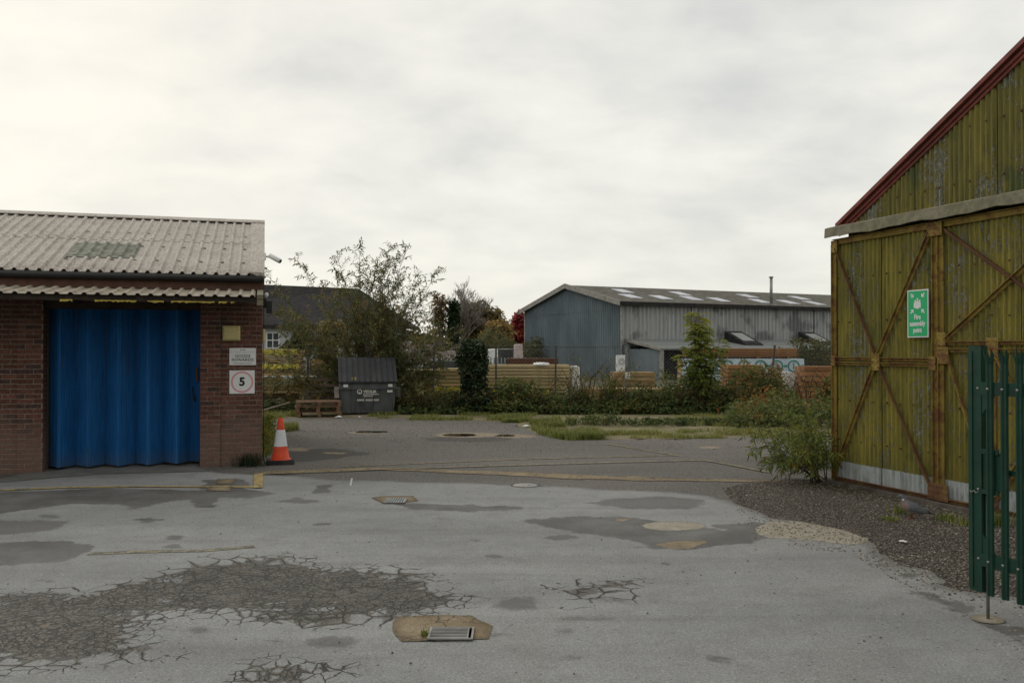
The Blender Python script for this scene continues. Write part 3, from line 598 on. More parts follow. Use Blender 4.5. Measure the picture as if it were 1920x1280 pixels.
sheet('forecourt', fore, 0.004, 0.05, 'forecourt', {'stain': [Gp(p) for p in stains], 'soft': [Gp(p) for p in softs], 'crack': [Gp(p) for p in cracks], 'pale': [Gp(oval(1263, 986, 60, 8.5, 18)), Gp([(1416, 990), (1440, 978), (1490, 977), (1560, 988), (1640, 1012), (1600, 1022), (1520, 1013), (1440, 1008), (1420, 1002)])], 'tan': [Gp([(1228, 1020), (1270, 1014), (1332, 1014), (1290, 1030), (1250, 1028)]), Gp([(1146, 975), (1168, 972), (1188, 973), (1165, 978)])]}, rag=0.05)

sheet('door_apron', Gp([(-40, 908), (70, 880), (95, 874), (372, 870), (385, 880), (395, 884), (200, 889), (60, 900)]), 0.009, 0.05, 'apron_concrete', rag=0.02)
def patch(name, poly, z, mat, label, rag=0.02, cell=0.025):
    o = sheet(name, Gp(poly), z, cell, mat, rag=rag); return o
patch('concrete_patch', [(743, 1160), (800, 1155), (882, 1155), (925, 1175), (920, 1200), (755, 1204), (738, 1185)], 0.009, 'tan_concrete', '')
patch('concrete_patch', [(698, 934), (720, 931), (775, 930), (786, 940), (745, 945), (716, 945)], 0.009, 'tan_concrete', '')
patch('concrete_patch', [(408, 899), (442, 898), (438, 907), (404, 908)], 0.010, 'tan_concrete', '', 0.005)
patch('concrete_patch', [(390, 912), (436, 910), (430, 921), (386, 921)], 0.010, 'tan_concrete', '', 0.005)
patch('joint_strip', [(492, 884), (600, 879), (700, 876), (800, 879), (960, 884), (1100, 890), (1250, 896), (1430, 899), (1520, 902), (1520, 905), (1430, 903), (1250, 901), (1090, 898), (960, 891), (800, 884), (700, 880), (600, 884), (492, 889)], 0.002, 'tan_concrete', '', 0.05, 0.05)

def stripe(name, pts, w, mat, z=0.0095):
    mb = MB(); P = [Vector(G(u, v)) for u, v in pts]
    Q = []
    for a, b in zip(P[:-1], P[1:]):
        n = max(2, int((b - a).length / 0.25)); Q += [a.lerp(b, i / n) for i in range(n)]
    Q.append(P[-1]); vs = []
    for i, p in enumerate(Q):
        d = (Q[min(i + 1, len(Q) - 1)] - Q[max(i - 1, 0)]).normalized(); n = Vector((-d.y, d.x, 0))
        ww = w * (0.9 + 0.2 * random.random()); vs += [(p.x + n.x * ww / 2, p.y + n.y * ww / 2, z), (p.x - n.x * ww / 2, p.y - n.y * ww / 2, z)]
    mb.add(vs, [(2 * i, 2 * i + 1, 2 * i + 3, 2 * i + 2) for i in range(len(Q) - 1)])
    return tag(mb.build(name, mat), kind='structure')
stripe('yellow_line', [(-40, 922), (120, 915), (270, 913), (400, 913.5), (486, 914)], 0.10, 'yellow_line', 0.014)
stripe('yellow_line', [(484, 916), (485, 889)], 0.125, 'yellow_line', 0.018)
stripe('yellow_line', [(492, 889.5), (640, 884), (770, 878.5), (960, 872.5), (1140, 867.5), (1318, 863)], 0.06, 'rear_line', 0.0125)
stripe('yellow_line', [(1320, 863), (1380, 874), (1440, 886)], 0.055, 'rear_line', 0.0135)
stripe('yellow_line', [(640, 875), (800, 868), (960, 861.5), (1120, 857), (1262, 854)], 0.055, 'rear_line', 0.0045)
stripe('yellow_line', [(1278, 855.5), (1210, 844), (1138, 832)], 0.06, 'rear_line', 0.0055)
stripe('faded_line', [(165, 1039), (260, 1035), (380, 1033), (478, 1025)], 0.10, 'faded_line', 0.008)
stripe('white_scratch', [(657, 911), (660, 897)], 0.025, 'white_line', 0.008)
def puddle(u, v, ru, rv):
    o = sheet('puddle', Gp(oval(u, v, ru, rv, 20)), 0.001, 0.05, 'puddle_water', rag=0.08); return o
puddle(866, 815.5, 36, 2.6); puddle(945, 816, 20, 1.8); puddle(700, 809.5, 26, 1.8)

# loose stones on the gravel strip
GP = np.array(gravel)
pts = []
while len(pts) < 26000:
    q = np.stack([rng.uniform(2.0, 6.3, 9000), rng.uniform(4.5, 13.0, 9000)], 1)
    sd = psdf(q[:, 0], q[:, 1], GP); w = np.clip(vnoise(q[:, 0], q[:, 1], 1.3, 8) * 0.6 + 0.55, 0.08, 1)
    pts += list(q[(sd > -0.05) & (rng.random(9000) < w)])
pts = np.array(pts[:26000])
def stones(name, pts, z, rmin, rmax, mat='stones'):
    n = len(pts); r = (rmin + (rmax - rmin) * rng.random(n) ** 2.5)
    o = np.array([[1, 0, 0], [0, 1, 0], [-1, 0, 0], [0, -1, 0], [0, 0, 1], [0, 0, -1]], float)
    a = rng.random(n) * 6.28; ca, sa = np.cos(a), np.sin(a); V = o[None] * (0.65 + 0.7 * rng.random((n, 6, 1))) * r[:, None, None] * np.array([1, 1, 0.7])
    Vx = V[..., 0] * ca[:, None] - V[..., 1] * sa[:, None]; Vy = V[..., 0] * sa[:, None] + V[..., 1] * ca[:, None]
    V = np.stack([Vx + pts[:, 0:1], Vy + pts[:, 1:2], V[..., 2] + z + r[:, None] * 0.3], -1)
    f = np.array([[0, 1, 4], [1, 2, 4], [2, 3, 4], [3, 0, 4], [1, 0, 5], [2, 1, 5], [3, 2, 5], [0, 3, 5]])
    F = (np.arange(n)[:, None, None] * 6 + f[None]).reshape(-1, 3)
    return npmesh(name, V.reshape(-1, 3), F, mat, attrs={'tint': np.repeat(rng.random(n), 6)})
tag(stones('loose_gravel', pts, 0.001, 0.004, 0.014), 'loose grey and brown gravel scattered in front of the hangar doors', 'gravel', kind='stuff')
q = np.stack([rng.uniform(-6, 6, 500), rng.uniform(4.2, 12.5, 500)], 1); q = q[psdf(q[:, 0], q[:, 1], np.array(fore)) > 0.1]
qc = np.stack([rng.uniform(-5.5, 2.2, 9000), rng.uniform(4.6, 8.5, 9000)], 1); mc = np.max([psdf(qc[:, 0], qc[:, 1], np.array(Gp(p))) for p in cracks], 0); qc = qc[(mc > 0.05) & (rng.random(9000) < 0.55)]
tag(stones('crack_crumbs', qc, 0.005, 0.002, 0.0065), 'loose crumbs lying in the cracked tarmac', 'grit', kind='stuff')
qc = np.stack([rng.uniform(2.4, 4.4, 2500), rng.uniform(7.6, 9.8, 2500)], 1); mc = psdf(qc[:, 0], qc[:, 1], np.array(Gp([(1416, 990), (1440, 978), (1490, 977), (1560, 988), (1650, 1010), (1610, 1028), (1520, 1018), (1440, 1012)]))); qc = qc[(mc > 0) & (rng.random(2500) < 0.35)]
tag(stones('patch_stones', qc, 0.006, 0.003, 0.011), 'stones strewn over the pale patch by the gravel', 'gravel', kind='stuff')
tag(stones('scattered_grit', q, 0.006, 0.003, 0.012), 'tiny stones scattered over the grey forecourt tarmac', 'grit', kind='stuff')
q = np.stack([rng.uniform(-7, 9, 7000), 15.0 + 8.5 * rng.random(7000) ** 0.6], 1); q = q[psdf(q[:, 0], q[:, 1], np.array(rear)) > 0.1]
tag(stones('yard_chippings', q, -0.003, 0.005, 0.016), 'loose chippings over the rear yard tarmac before the grass', 'gravel', kind='stuff')

# ================================================================== BRICK STORE (left)
BL = G(491, 871); BRZ = math.atan2(0.276, 0.961)
store = empty('brick_store', (BL.x, BL.y, 0), BRZ, 'brick store building with blue folding door under a profiled sheet roof', 'building')
store_M = Matrix.Translation((BL.x, BL.y, 0)) @ Matrix.Rotation(BRZ, 4, 'Z')
XL, XR, XP = -3.20, -0.948, -0.643       # door opening and right pier
XPL = -3.55
DEP = 6.58
mb = MB()
mb.box(-0.64, -0.004, 0.005, 0.60, -0.1, 2.78); mb.box(XR + 0.006, XP, -0.023, 0.60, -0.1, 2.78)
mb.box(XPL, XL - 0.006, -0.023, 0.60, -0.1, 2.78); mb.box(-9.0, XPL, 0.005, 0.60, -0.1, 2.78)
mb.box(-9.0, -0.004, DEP - 0.24, DEP, -0.1, 2.78)
mb.box(XL - 0.006, XR + 0.006, 0.0, 0.60, 2.62, 2.78)
mb.build('wall', 'mortar', store)
# gable end wall in brick courses is edge-on to the photograph: one prism
mb = MB(); mb.add([(-0.010, 0.245, -0.1), (-0.010, DEP - 0.245, -0.1), (-0.010, DEP - 0.245, 3.0), (-0.010, DEP / 2, 4.2), (-0.010, 0.245, 3.0), (-0.2, 0.245, -0.1), (-0.2, DEP - 0.245, -0.1), (-0.2, DEP - 0.245, 3.0), (-0.2, DEP / 2, 4.2), (-0.2, 0.245, 3.0)],
    [(0, 1, 2, 3, 4), (9, 8, 7, 6, 5), (0, 4, 9, 5), (1, 6, 7, 2), (2, 7, 8, 3), (3, 8, 9, 4), (0, 5, 6, 1)]); mb.build('gable_wall', 'brick', store, fixn=True)
# bricks, one by one where the photograph shows them
bmesh_cache = {}
def brick_mesh(w, var, d=0.1):
    key = (round(w, 3), var, d)
    if key not in bmesh_cache:
        m = MB(); j = lambda a: a + random.uniform(-0.0022, 0.0022)
        m.box(j(0.0), j(w), -0.0 + random.uniform(-0.002, 0.002), d, j(0.0), j(0.063), ch=0.003)
        me = m.mesh('brick'); me.materials.append(MAT['brick']); bmesh_cache[key] = me
    return bmesh_cache[key]
NB = 0; rest = MB()
def course_bricks(xa, xb, yf, single_top, offs, right_aligned=False):
    global NB
    for cidx in range(36):
        z = 0.005 + cidx * 0.075
        x = xa - (0.1125 if (cidx + offs) % 2 else 0.0)
        while x < xb - 0.03:
            a, b = max(x, xa), min(x + 0.215, xb)
            if b - a > 0.035:
                if cidx < single_top and b > -3.86 and NB < 300:
                    o = inst('brick', brick_mesh(b - a, random.randrange(3)), store, (a, yf, z)); NB += 1
                else:
                    rest.box(a, b, yf, yf + 0.1, z, z + 0.063, ch=0.003)
            x += 0.225
course_bricks(XP, -0.002, 0.0, 33, 0); course_bricks(XR, XP - 0.006, -0.028, 33, 1)
course_bricks(XPL, XL, -0.028, 33, 0); course_bricks(-4.43, XPL - 0.006, 0.0, 33, 1); course_bricks(-8.98, -4.44, 0.0, 0, 0)
for i in range(36):                                      # reveals and corner returns
    z = 0.005 + i * 0.075
    for y0, y1 in ((0.077, 0.24), (-0.026, 0.07)): rest.box(XL - 0.1, XL - 0.001 * (i % 2), y0 + 0.05 * (i % 2), min(y1 + 0.05 * (i % 2), 0.24), z, z + 0.065)
    y = 0.11 + 0.1125 * (i % 2)
    while y < DEP - 0.25: rest.box(-0.1, 0.0, y, y + 0.215, z, z + 0.065); y += 0.225
tag(rest.build('brickwork', 'brick', store), kind='stuff')
mb = MB(); mb.box(XL - 0.2, XR + 0.2, 0.02, 0.2, 2.50, 2.615); mb.build('lintel', 'dark_timber', store)
# folding door
door = MB().box(XL + 0.001, XR - 0.001, 0.16, 0.70, 2.525, 2.60).build('folding_door', 'black_plastic', store)
def door_x(u, y):    # local x where the photograph's column u meets depth y
    d = ray(u, 700); n = store_M.inverted(); o = n @ Vector((0, 0, CAMH)); dd = n.to_3x3() @ d
    t = (y - o.y) / dd.y; return o.x + dd.x * t
yn, yf = 0.13, 0.44
seq = [(door_x(87, 0.26), 0.26)]
for un, uf in ((110, 142), (166, 199), (223, 255), (278.5, 306), (333, 356)): seq += [(door_x(un, yn), yn), (door_x(uf, yf), yf)]
seq.append((XR - 0.01, 0.37)); seq[0] = (XL + 0.004, 0.38)
for i, (a, b) in enumerate(zip(seq[:-1], seq[1:])):
    m = MB(); n = 10; vs = []; L = math.hypot(b[0] - a[0], b[1] - a[1]); nx, ny = (b[1] - a[1]) / L, -(b[0] - a[0]) / L
    if ny > 0: nx, ny = -nx, -ny
    # ribbed leaf: shallow grooves along its height
    prof = []
    for k in range(n):
        t0 = k / n; prof += [(t0 + 0.02, 0.0), (t0 + 0.8 / n, 0.0), (t0 + 0.86 / n, -0.006), (t0 + 0.96 / n, -0.006)]
    prof[0] = (0.0, 0.0); prof[-1] = (1.0, 0.0)
    zb = 0.045 + random.uniform(-0.006, 0.006); g = 0.004
    P = [(a[0] + (b[0] - a[0]) * (g / L + t * (1 - 2 * g / L)) + nx * h, a[1] + (b[1] - a[1]) * (g / L + t * (1 - 2 * g / L)) + ny * h) for t, h in prof]
    N = len(P)
    m.add([(x, y, zb) for x, y in P] + [(x, y, 2.52) for x, y in P] + [(x - nx * 0.035, y - ny * 0.035, zb) for x, y in P] + [(x - nx * 0.035, y - ny * 0.035, 2.52) for x, y in P],
          [(k, k + 1, N + k + 1, N + k) for k in range(N - 1)] + [(2 * N + k + 1, 2 * N + k, 3 * N + k, 3 * N + k + 1) for k in range(N - 1)] + [(k, 2 * N + k, 2 * N + k + 1, k + 1) for k in range(N - 1)] + [(0, N, 3 * N, 2 * N), (N - 1, 3 * N - 1, 4 * N - 1, 2 * N - 1)])
    m.build('door_leaf', 'blue_door', door, fixn=True)
m = MB(); hx = door_x(362, 0.38); m.tube([(hx - 0.012, 0.41, 1.25), (hx, 0.365, 1.2), (hx + 0.03, 0.365, 1.05), (hx + 0.03, 0.42, 1.02)], 0.010, 6); m.build('door_handle', 'black_plastic', door)
m = MB(); m.box(XR - 0.09, XR - 0.06, 0.34, 0.44, 1.35, 1.58); m.build('door_latch', 'rust_dark', door)
# roof: profiled sheets with overlaps, verge flashing, ridge, gutter, fascia
TP = math.tan(R(20)); EAVE, RID = -0.35, 3.29
def roof_z(y): return 3.045 + TP * (y - EAVE) if y <= RID else 3.045 + TP * (RID - EAVE) - TP * (y - RID)
def ribbed(xa, xb, pitch, y0, y1, zf, hgt, lift=0.0, nseg=6):
    m = MB(); prof = []; x = xa
    while x < xb - 1e-6:
        for t, h in ((0, 0), (0.55, 0), (0.68, 1), (0.86, 1)):
            if x + t * pitch <= xb + 1e-6: prof.append((x + t * pitch, h * hgt))
        x += pitch
    prof.append((xb, 0)); N = len(prof); vs = []
    for j in range(nseg + 1):
        y = y0 + (y1 - y0) * j / nseg; vs += [(px, y, zf(y) + h + lift) for px, h in prof]
    vs2 = [(x_, y_, z_ - 0.007) for x_, y_, z_ in vs]; K = len(vs)
    fs = [(j * N + k, j * N + k + 1, (j + 1) * N + k + 1, (j + 1) * N + k) for j in range(nseg) for k in range(N - 1)]
    m.add(vs, fs); m.add(vs2, [tuple(reversed(f)) for f in fs])
    m.f += [(k, k + K, k + 1 + K, k + 1) for k in range(N - 1)]; m.sm += [False] * (N - 1)
    return m
PT = 0.166; x = -0.16; i = 0
while x > -8.9:
    xa = x - 6 * PT; lift = 0.004 * (i % 2)
    ribbed(xa, x, PT, EAVE, 1.72, roof_z, 0.036, lift).build('roof_sheet', 'roof_sheet', store)
    ribbed(xa, x, PT, 1.60, RID - 0.03, roof_z, 0.036, lift + 0.010).build('roof_sheet', 'roof_sheet', store)
    x = xa; i += 1
ribbed(-8.9, -0.16, PT, 2 * RID - EAVE, RID + 0.03, lambda y: roof_z(y), 0.036).build('roof_sheet', 'roof_sheet', store)
rl = ribbed(-0.16 - 17 * PT, -0.16 - 11 * PT, PT, 0.42, 1.30, roof_z, 0.036, 0.016, 4); rl.build('roof_window_sheet', 'rooflight_old', store)['label'] = 'dull green translucent roof panel'
m = MB()
for y0, y1 in ((EAVE - 0.005, RID), (2 * RID - EAVE, RID)):
    a, b = roof_z(y0), roof_z(RID)
    m.add([(-0.20, y0, a + 0.048), (0.035, y0, a + 0.048), (0.035, y0, a - 0.07), (-0.20, RID, b + 0.048), (0.035, RID, b + 0.048), (0.035, RID, b - 0.07)], [(0, 1, 4, 3), (1, 2, 5, 4), (0, 2, 1)])
m.build('verge_flashing', 'roof_sheet', store)
m = MB(); b = roof_z(RID); m.add([(x_, y_, z_) for x_ in (-8.95, 0.037) for y_, z_ in ((RID - 0.17, b - 0.01), (RID - 0.17, b + 0.005), (RID, b + 0.075), (RID + 0.17, b - 0.01))], [(0, 4, 5, 1), (1, 5, 6, 2), (2, 6, 7, 3), (4, 7, 6, 5), (0, 1, 2, 3)]); m.build('ridge_cap', 'roof_sheet', store)
m = MB()
for i in range(9):
    for y in (0.32, 1.20, 2.1):
        xx = -0.30 - i * 2 * PT; m.box(xx - 0.025, xx + 0.025, y - 0.012, y + 0.012, roof_z(y) + 0.002, roof_z(y) + 0.022)
m.build('roof_fixings', 'steel', store)['kind'] = 'stuff'
m = MB(); m.tube([(-8.9, -0.345, 2.985), (0.02, -0.345, 2.985)], 0.055, 10); m.build('gutter', 'black_plastic', store)
m = MB(); m.box(-8.9, 0.012, -0.29, -0.255, 2.81, 3.03); m.build('fascia', 'brown_board', store)
m = MB(); m.box(-8.9, 0.0, -0.255, 0.0, 2.784, 2.80); m.build('soffit', 'dark_timber', store)
can = lambda y: 2.80 + (y + 0.29) * 0.165
ribbed(-8.9, -0.10, PT * 1.06, -1.16, -0.292, can, 0.030, 0, 2).build('canopy_sheet', 'canopy_sheet', store)
m = MB(); m.box(-8.9, -0.06, -1.10, -1.05, 2.575, 2.645); m.box(-8.9, -0.06, -0.6, -0.54, 2.66, 2.735)
for x in np.arange(-8.6, 0, 1.18): m.bar((x, 0.0, 2.60), (x, -1.05, 2.60), 0.05, 0.06)
m.build('canopy_frame', 'dark_timber', store)
m = MB(); m.bar((-0.03, -0.29, 2.79), (-0.03, -1.18, 2.655), 0.09, 0.06); m.box(-0.075, 0.015, -1.16, -1.06, 2.53, 2.625); m.build('canopy_end_board', 'weathered_board', store)
m = MB()
for xa, w in ((-2.75, 0.16), (-2.3, 0.55), (-1.6, 0.22), (-1.28, 0.6), (-0.62, 0.12), (-0.45, 0.05)):
    n = max(3, int(w / 0.03)); top = [(xa + w * i / n, 2.582 + random.uniform(-0.004, 0.002)) for i in range(n + 1)]; bot = [(xa + w * i / n, 2.568 - random.uniform(0, 0.022)) for i in range(n, -1, -1)]
    m.prism(top + bot, -1.108, -1.102)
m.build('torn_yellow_strip', 'yellow_scrap', store, fixn=True)

# things on the brick store
def on_wall(name, x, z, label, cat, y=0.0):
    p = store_M @ Vector((x, y, z)); return empty(name, p, BRZ, label, cat)
def wx_at(u): return door_x(u, 0.0)
PXM = 115.5
e = on_wall('wall_lamp_box', wx_at(434), 2.13, 'cream square plastic box lamp on the brick wall', 'wall lamp')
MB().box(-0.135, 0.135, -0.06, 0.0, -0.12, 0.12, ch=0.0).build('backplate', 'cream_plastic', e); m = MB(); m.box(-0.128, 0.128, -0.10, -0.06, -0.113, 0.113, ch=0.02); m.build('cover', 'cream_plastic', e)
e = on_wall('goods_sign', wx_at(455), 1.755, 'white sign reading GOODS INWARDS above the speed limit sign', 'sign')
MB().box(-0.205, 0.205, -0.012, 0.0, -0.138, 0.138, ch=0.003).build('panel', 'sign_white', e)
text('GOODS', 0.066, 'sign_ink', e, (0, -0.0135, 0.008), wx=0.235, bold=0.0004); text('INWARDS', 0.066, 'sign_ink', e, (0, -0.0135, -0.052), wx=0.335, bold=0.0004)
text('~ ~ ~ ~ ~', 0.05, 'sign_grey', e, (0, -0.0135, 0.058), name='script_line', wx=0.2, bold=-0.001) ; m = MB(); m.box(-0.15, 0.15, -0.0135, -0.012, -0.104, -0.099); m.box(-0.15, 0.15, -0.0135, -0.012, -0.116, -0.112); m.build('small_print', 'sign_grey', e)
m = MB(); m.prism([(-0.045, 0.1), (-0.03, 0.118), (0, 0.112), (0.03, 0.118), (0.045, 0.1), (0, 0.106)], -0.0135, -0.012); m.build('emblem', 'sign_grey', e, fixn=True); m = MB(); m.box(-0.195, 0.195, -0.0132, -0.012, 0.078, 0.081); m.build('rule', 'sign_grey', e)
e = on_wall('speed_limit_sign', wx_at(454), 1.345, 'square white sign with a pink ring around the number 5', 'sign')
MB().box(-0.195, 0.195, -0.012, 0.0, -0.188, 0.188, ch=0.003).build('panel', 'sign_white', e)
m = MB(); n = 40; vs = [(r * math.cos(6.2832 * k / n), yy, r * math.sin(6.2832 * k / n)) for yy in (-0.0136, -0.0116) for r in (0.172, 0.145) for k in range(n)]
m.add(vs, [(k, (k + 1) % n, n + (k + 1) % n, n + k) for k in range(n)]); m.build('ring', 'sign_pink', e); text('5', 0.185, 'sign_black', e, (0, -0.0135, 0.0), name='number', bold=0.007)
# CCTV camera and lights at the gable edge
p = store_M @ Vector((0.032, 0.35, 3.42))
e = empty('cctv_camera', p, BRZ, 'white bullet security camera on the gable edge of the brick store', 'camera')
m = MB(); m.box(0, 0.025, -0.05, 0.05, -0.06, 0.05); m.tube([(0.02, 0, 0), (0.10, -0.02, -0.01)], 0.018, 8); m.build('bracket', 'white_plastic', e)
m = MB(); a, b = Vector((0.08, -0.0, 0.02)), Vector((0.255, -0.10, -0.085)); dd = (b - a).normalized(); m.tube([a, a + dd * 0.01, b - dd * 0.01, b], [0.03, 0.042, 0.042, 0.036], 12); m.build('body', 'white_plastic', e); m = MB(); m.tube([b, b + dd * 0.006], 0.033, 12); m.build('lens', 'black_plastic', e)
p = store_M @ Vector((0.012, 0.1, 2.6))
e = empty('floodlight', p, BRZ, 'black floodlight with white sensor on the corner of the brick store', 'light')
m = MB(); m.box(-0.004, 0.05, -0.03, 0.03, -0.05, 0.1); m.bar((0.05, 0, 0.0), (0.10, -0.03, -0.02), 0.03, 0.03); m.box(0.05, 0.14, -0.09, -0.02, -0.14, 0.06); m.build('lamp_head', 'black_plastic', e); m = MB(); m.lathe([(0.0, 0.04), (0.028, 0.03), (0.036, 0.0), (0.02, -0.035), (0, -0.045)], 12, (0.05, -0.05, 0.16)); m.build('sensor', 'white_plastic', e)
m = MB(); m.box(-0.004, 0.035, -0.06, 0.06, -0.62, -0.40, ch=0.01); m.build('junction_box', 'cream_plastic', e); m = MB(); m.tube([(0.012, 0.0, -0.05), (0.012, 0.0, -0.40)], 0.008, 6); m.tube([(0.012, 0.0, -0.62), (0.014, 0.01, -1.5), (0.01, 0, -2.55)], 0.007, 6); m.build('cable', 'black_plastic', e)

# ================================================================== HANGAR (right)
HA = Vector((4.50, 12.10, 0)); HRZ = math.atan2(-0.944, 0.329)
hangar = empty('corrugated_hangar', HA, HRZ, 'tall olive yellow corrugated hangar with rusty braced sliding doors and red verge', 'building')
def hs(u):        # distance along the door plane for picture column u
    k = (u - 960) / FPX; return (k * 12.10 - 4.50) / (0.329 + 0.944 * k)
GY = 0.22; GW = 13.2; RS = 0.545
def verge(s_): return 3.60 + RS * (s_ if s_ < GW / 2 else GW - s_)
def corr(xa, xb, z0, z1, y, pitch=0.0762, amp=0.016, n=8, seg=1, lift=0.0):
    m = MB(); N = int((xb - xa) / pitch * n) + 1; cols = [xa + (xb - xa) * i / N for i in range(N + 1)]
    zt = z1 if callable(z1) else (lambda x_: z1); vs = []
    for x_ in cols:
        yy = y + lift - amp * math.cos(2 * math.pi * x_ / pitch)
        vs += [(x_, yy, z0 + (zt(x_) - z0) * j / seg) for j in range(seg + 1)]
    m.add(vs, [(i * (seg + 1) + j, (i + 1) * (seg + 1) + j, (i + 1) * (seg + 1) + j + 1, i * (seg + 1) + j + 1) for i in range(N) for j in range(seg)], True)
    return m
SW = 0.0762 * 8
k = 0; x = 0.06
while x < GW - 0.05:                                  # gable cladding, sheet by sheet
    xb = min(x + SW + 0.01, GW - 0.05)
    corr(x, xb, 3.2 if x < 7 else 0.0, lambda q: verge(q) - 0.02, GY, lift=-0.010 * (k % 2)).build('cladding_sheet', 'hangar_gable', hangar); x += SW; k += 1
corr(7.2, GW - 0.05, 0.0, 3.3, GY + 0.02).build('cladding_sheet', 'hangar_gable', hangar)
m = MB()
for s0, s1 in ((0.0, GW / 2), (GW / 2, GW)):
    a, b = (s0, verge(s0)), (s1, verge(s1))
    for off, th, y0, y1 in ((0.0, 0.06, GY - 0.10, GY - 0.02), (-0.065, 0.05, GY - 0.055, GY - 0.016), (-0.115, 0.045, GY - 0.035, GY - 0.014)):
        m.add([(a[0] - (0.10 if s0 == 0 else 0), y0, a[1] + off - 0.01), (b[0], y0, b[1] + off), (b[0], y0, b[1] + off + th), (a[0] - (0.10 if s0 == 0 else 0), y0, a[1] + off + th - 0.01)] + [(a[0] - (0.10 if s0 == 0 else 0), y1, a[1] + off - 0.01), (b[0], y1, b[1] + off), (b[0], y1, b[1] + off + th), (a[0] - (0.10 if s0 == 0 else 0), y1, a[1] + off + th - 0.01)],
              [(0, 1, 2, 3), (7, 6, 5, 4), (0, 4, 5, 1), (1, 5, 6, 2), (2, 6, 7, 3), (3, 7, 4, 0)])
m.build('verge_board', 'red_oxide', hangar, fixn=True)
m = MB(); hl = 16.0
for s0, s1 in ((-0.12, GW / 2), (GW + 0.12, GW / 2)):
    N = 60; vs = []
    for i in range(N + 1):
        y = GY - 0.08 + hl * i / N; dz = 0.02 * (i % 2); vs += [(s0, y, verge(s0) + 0.055 + dz), (s1, y, verge(s1) + 0.055 + dz)]
    m.add(vs, [(2 * i, 2 * i + 2, 2 * i + 3, 2 * i + 1) for i in range(N)])
m.build('roof', 'asbestos_roof', hangar)
m = MB(); m.box(0.045, 0.06, GY + 0.02, GY + hl, 0, 3.5); m.box(GW - 0.06, GW - 0.045, GY + 0.02, GY + hl, 0, 3.5); m.box(0.06, GW - 0.06, GY + hl - 0.05, GY + hl, 0, 3.5); m.build('side_wall', 'hangar_gable', hangar)
m = MB(); m.bar((-0.16, GY - 0.02, 3.585), (-0.16, GY + 8, 3.585), 0.12, 0.08); m.build('gutter', 'weathered_board', hangar)
# track cover over the doors: a bent sheet with a sagging lower edge
m = MB(); N = 40; vs = []
for i in range(N + 1):
    s_ = -0.03 + 7.0 * i / N; w = 0.010 * math.sin(s_ * 5.1) + 0.008 * math.sin(s_ * 11.7 + 1)
    vs += [(s_, GY - 0.012, 3.605), (s_, -0.06, 3.575), (s_, -0.115, 3.555 + w * 0.4), (s_, -0.125, 3.425 + w), (s_, -0.115, 3.42 + w), (s_, -0.05, 3.50)]
m.add(vs, [(i * 6 + j, i * 6 + j + 1, i * 6 + j + 7, i * 6 + j + 6) for i in range(N) for j in range(5)]); m.add(vs[:6], [(0, 1, 2, 3, 4, 5)]); m.build('track_cover', 'weathered_board', hangar, fixn=True)
m = MB(); m.bar((-0.10, GY - 0.06, 3.625), (0.10, GY + 0.03, 3.60), 0.10, 0.035); m.build('eave_stub', 'weathered_board', hangar)
m = MB(); m.box(-0.05, 7.1, -0.10, 0.30, -0.05, 0.055); m.build('threshold', 'plinth', hangar)
def rivets(m, pts, y, r=0.011):
    for x_, z_ in pts:
        k0 = len(m.v); n = 6
        m.add([(x_ + r * math.cos(1.047 * i), y, z_ + r * math.sin(1.047 * i)) for i in range(n)] + [(x_ + r * 0.6 * math.cos(1.047 * i), y - r * 0.8, z_ + r * 0.6 * math.sin(1.047 * i)) for i in range(n)], [(i, (i + 1) % n, n + (i + 1) % n, n + i) for i in range(n)] + [tuple(range(n, 2 * n))])
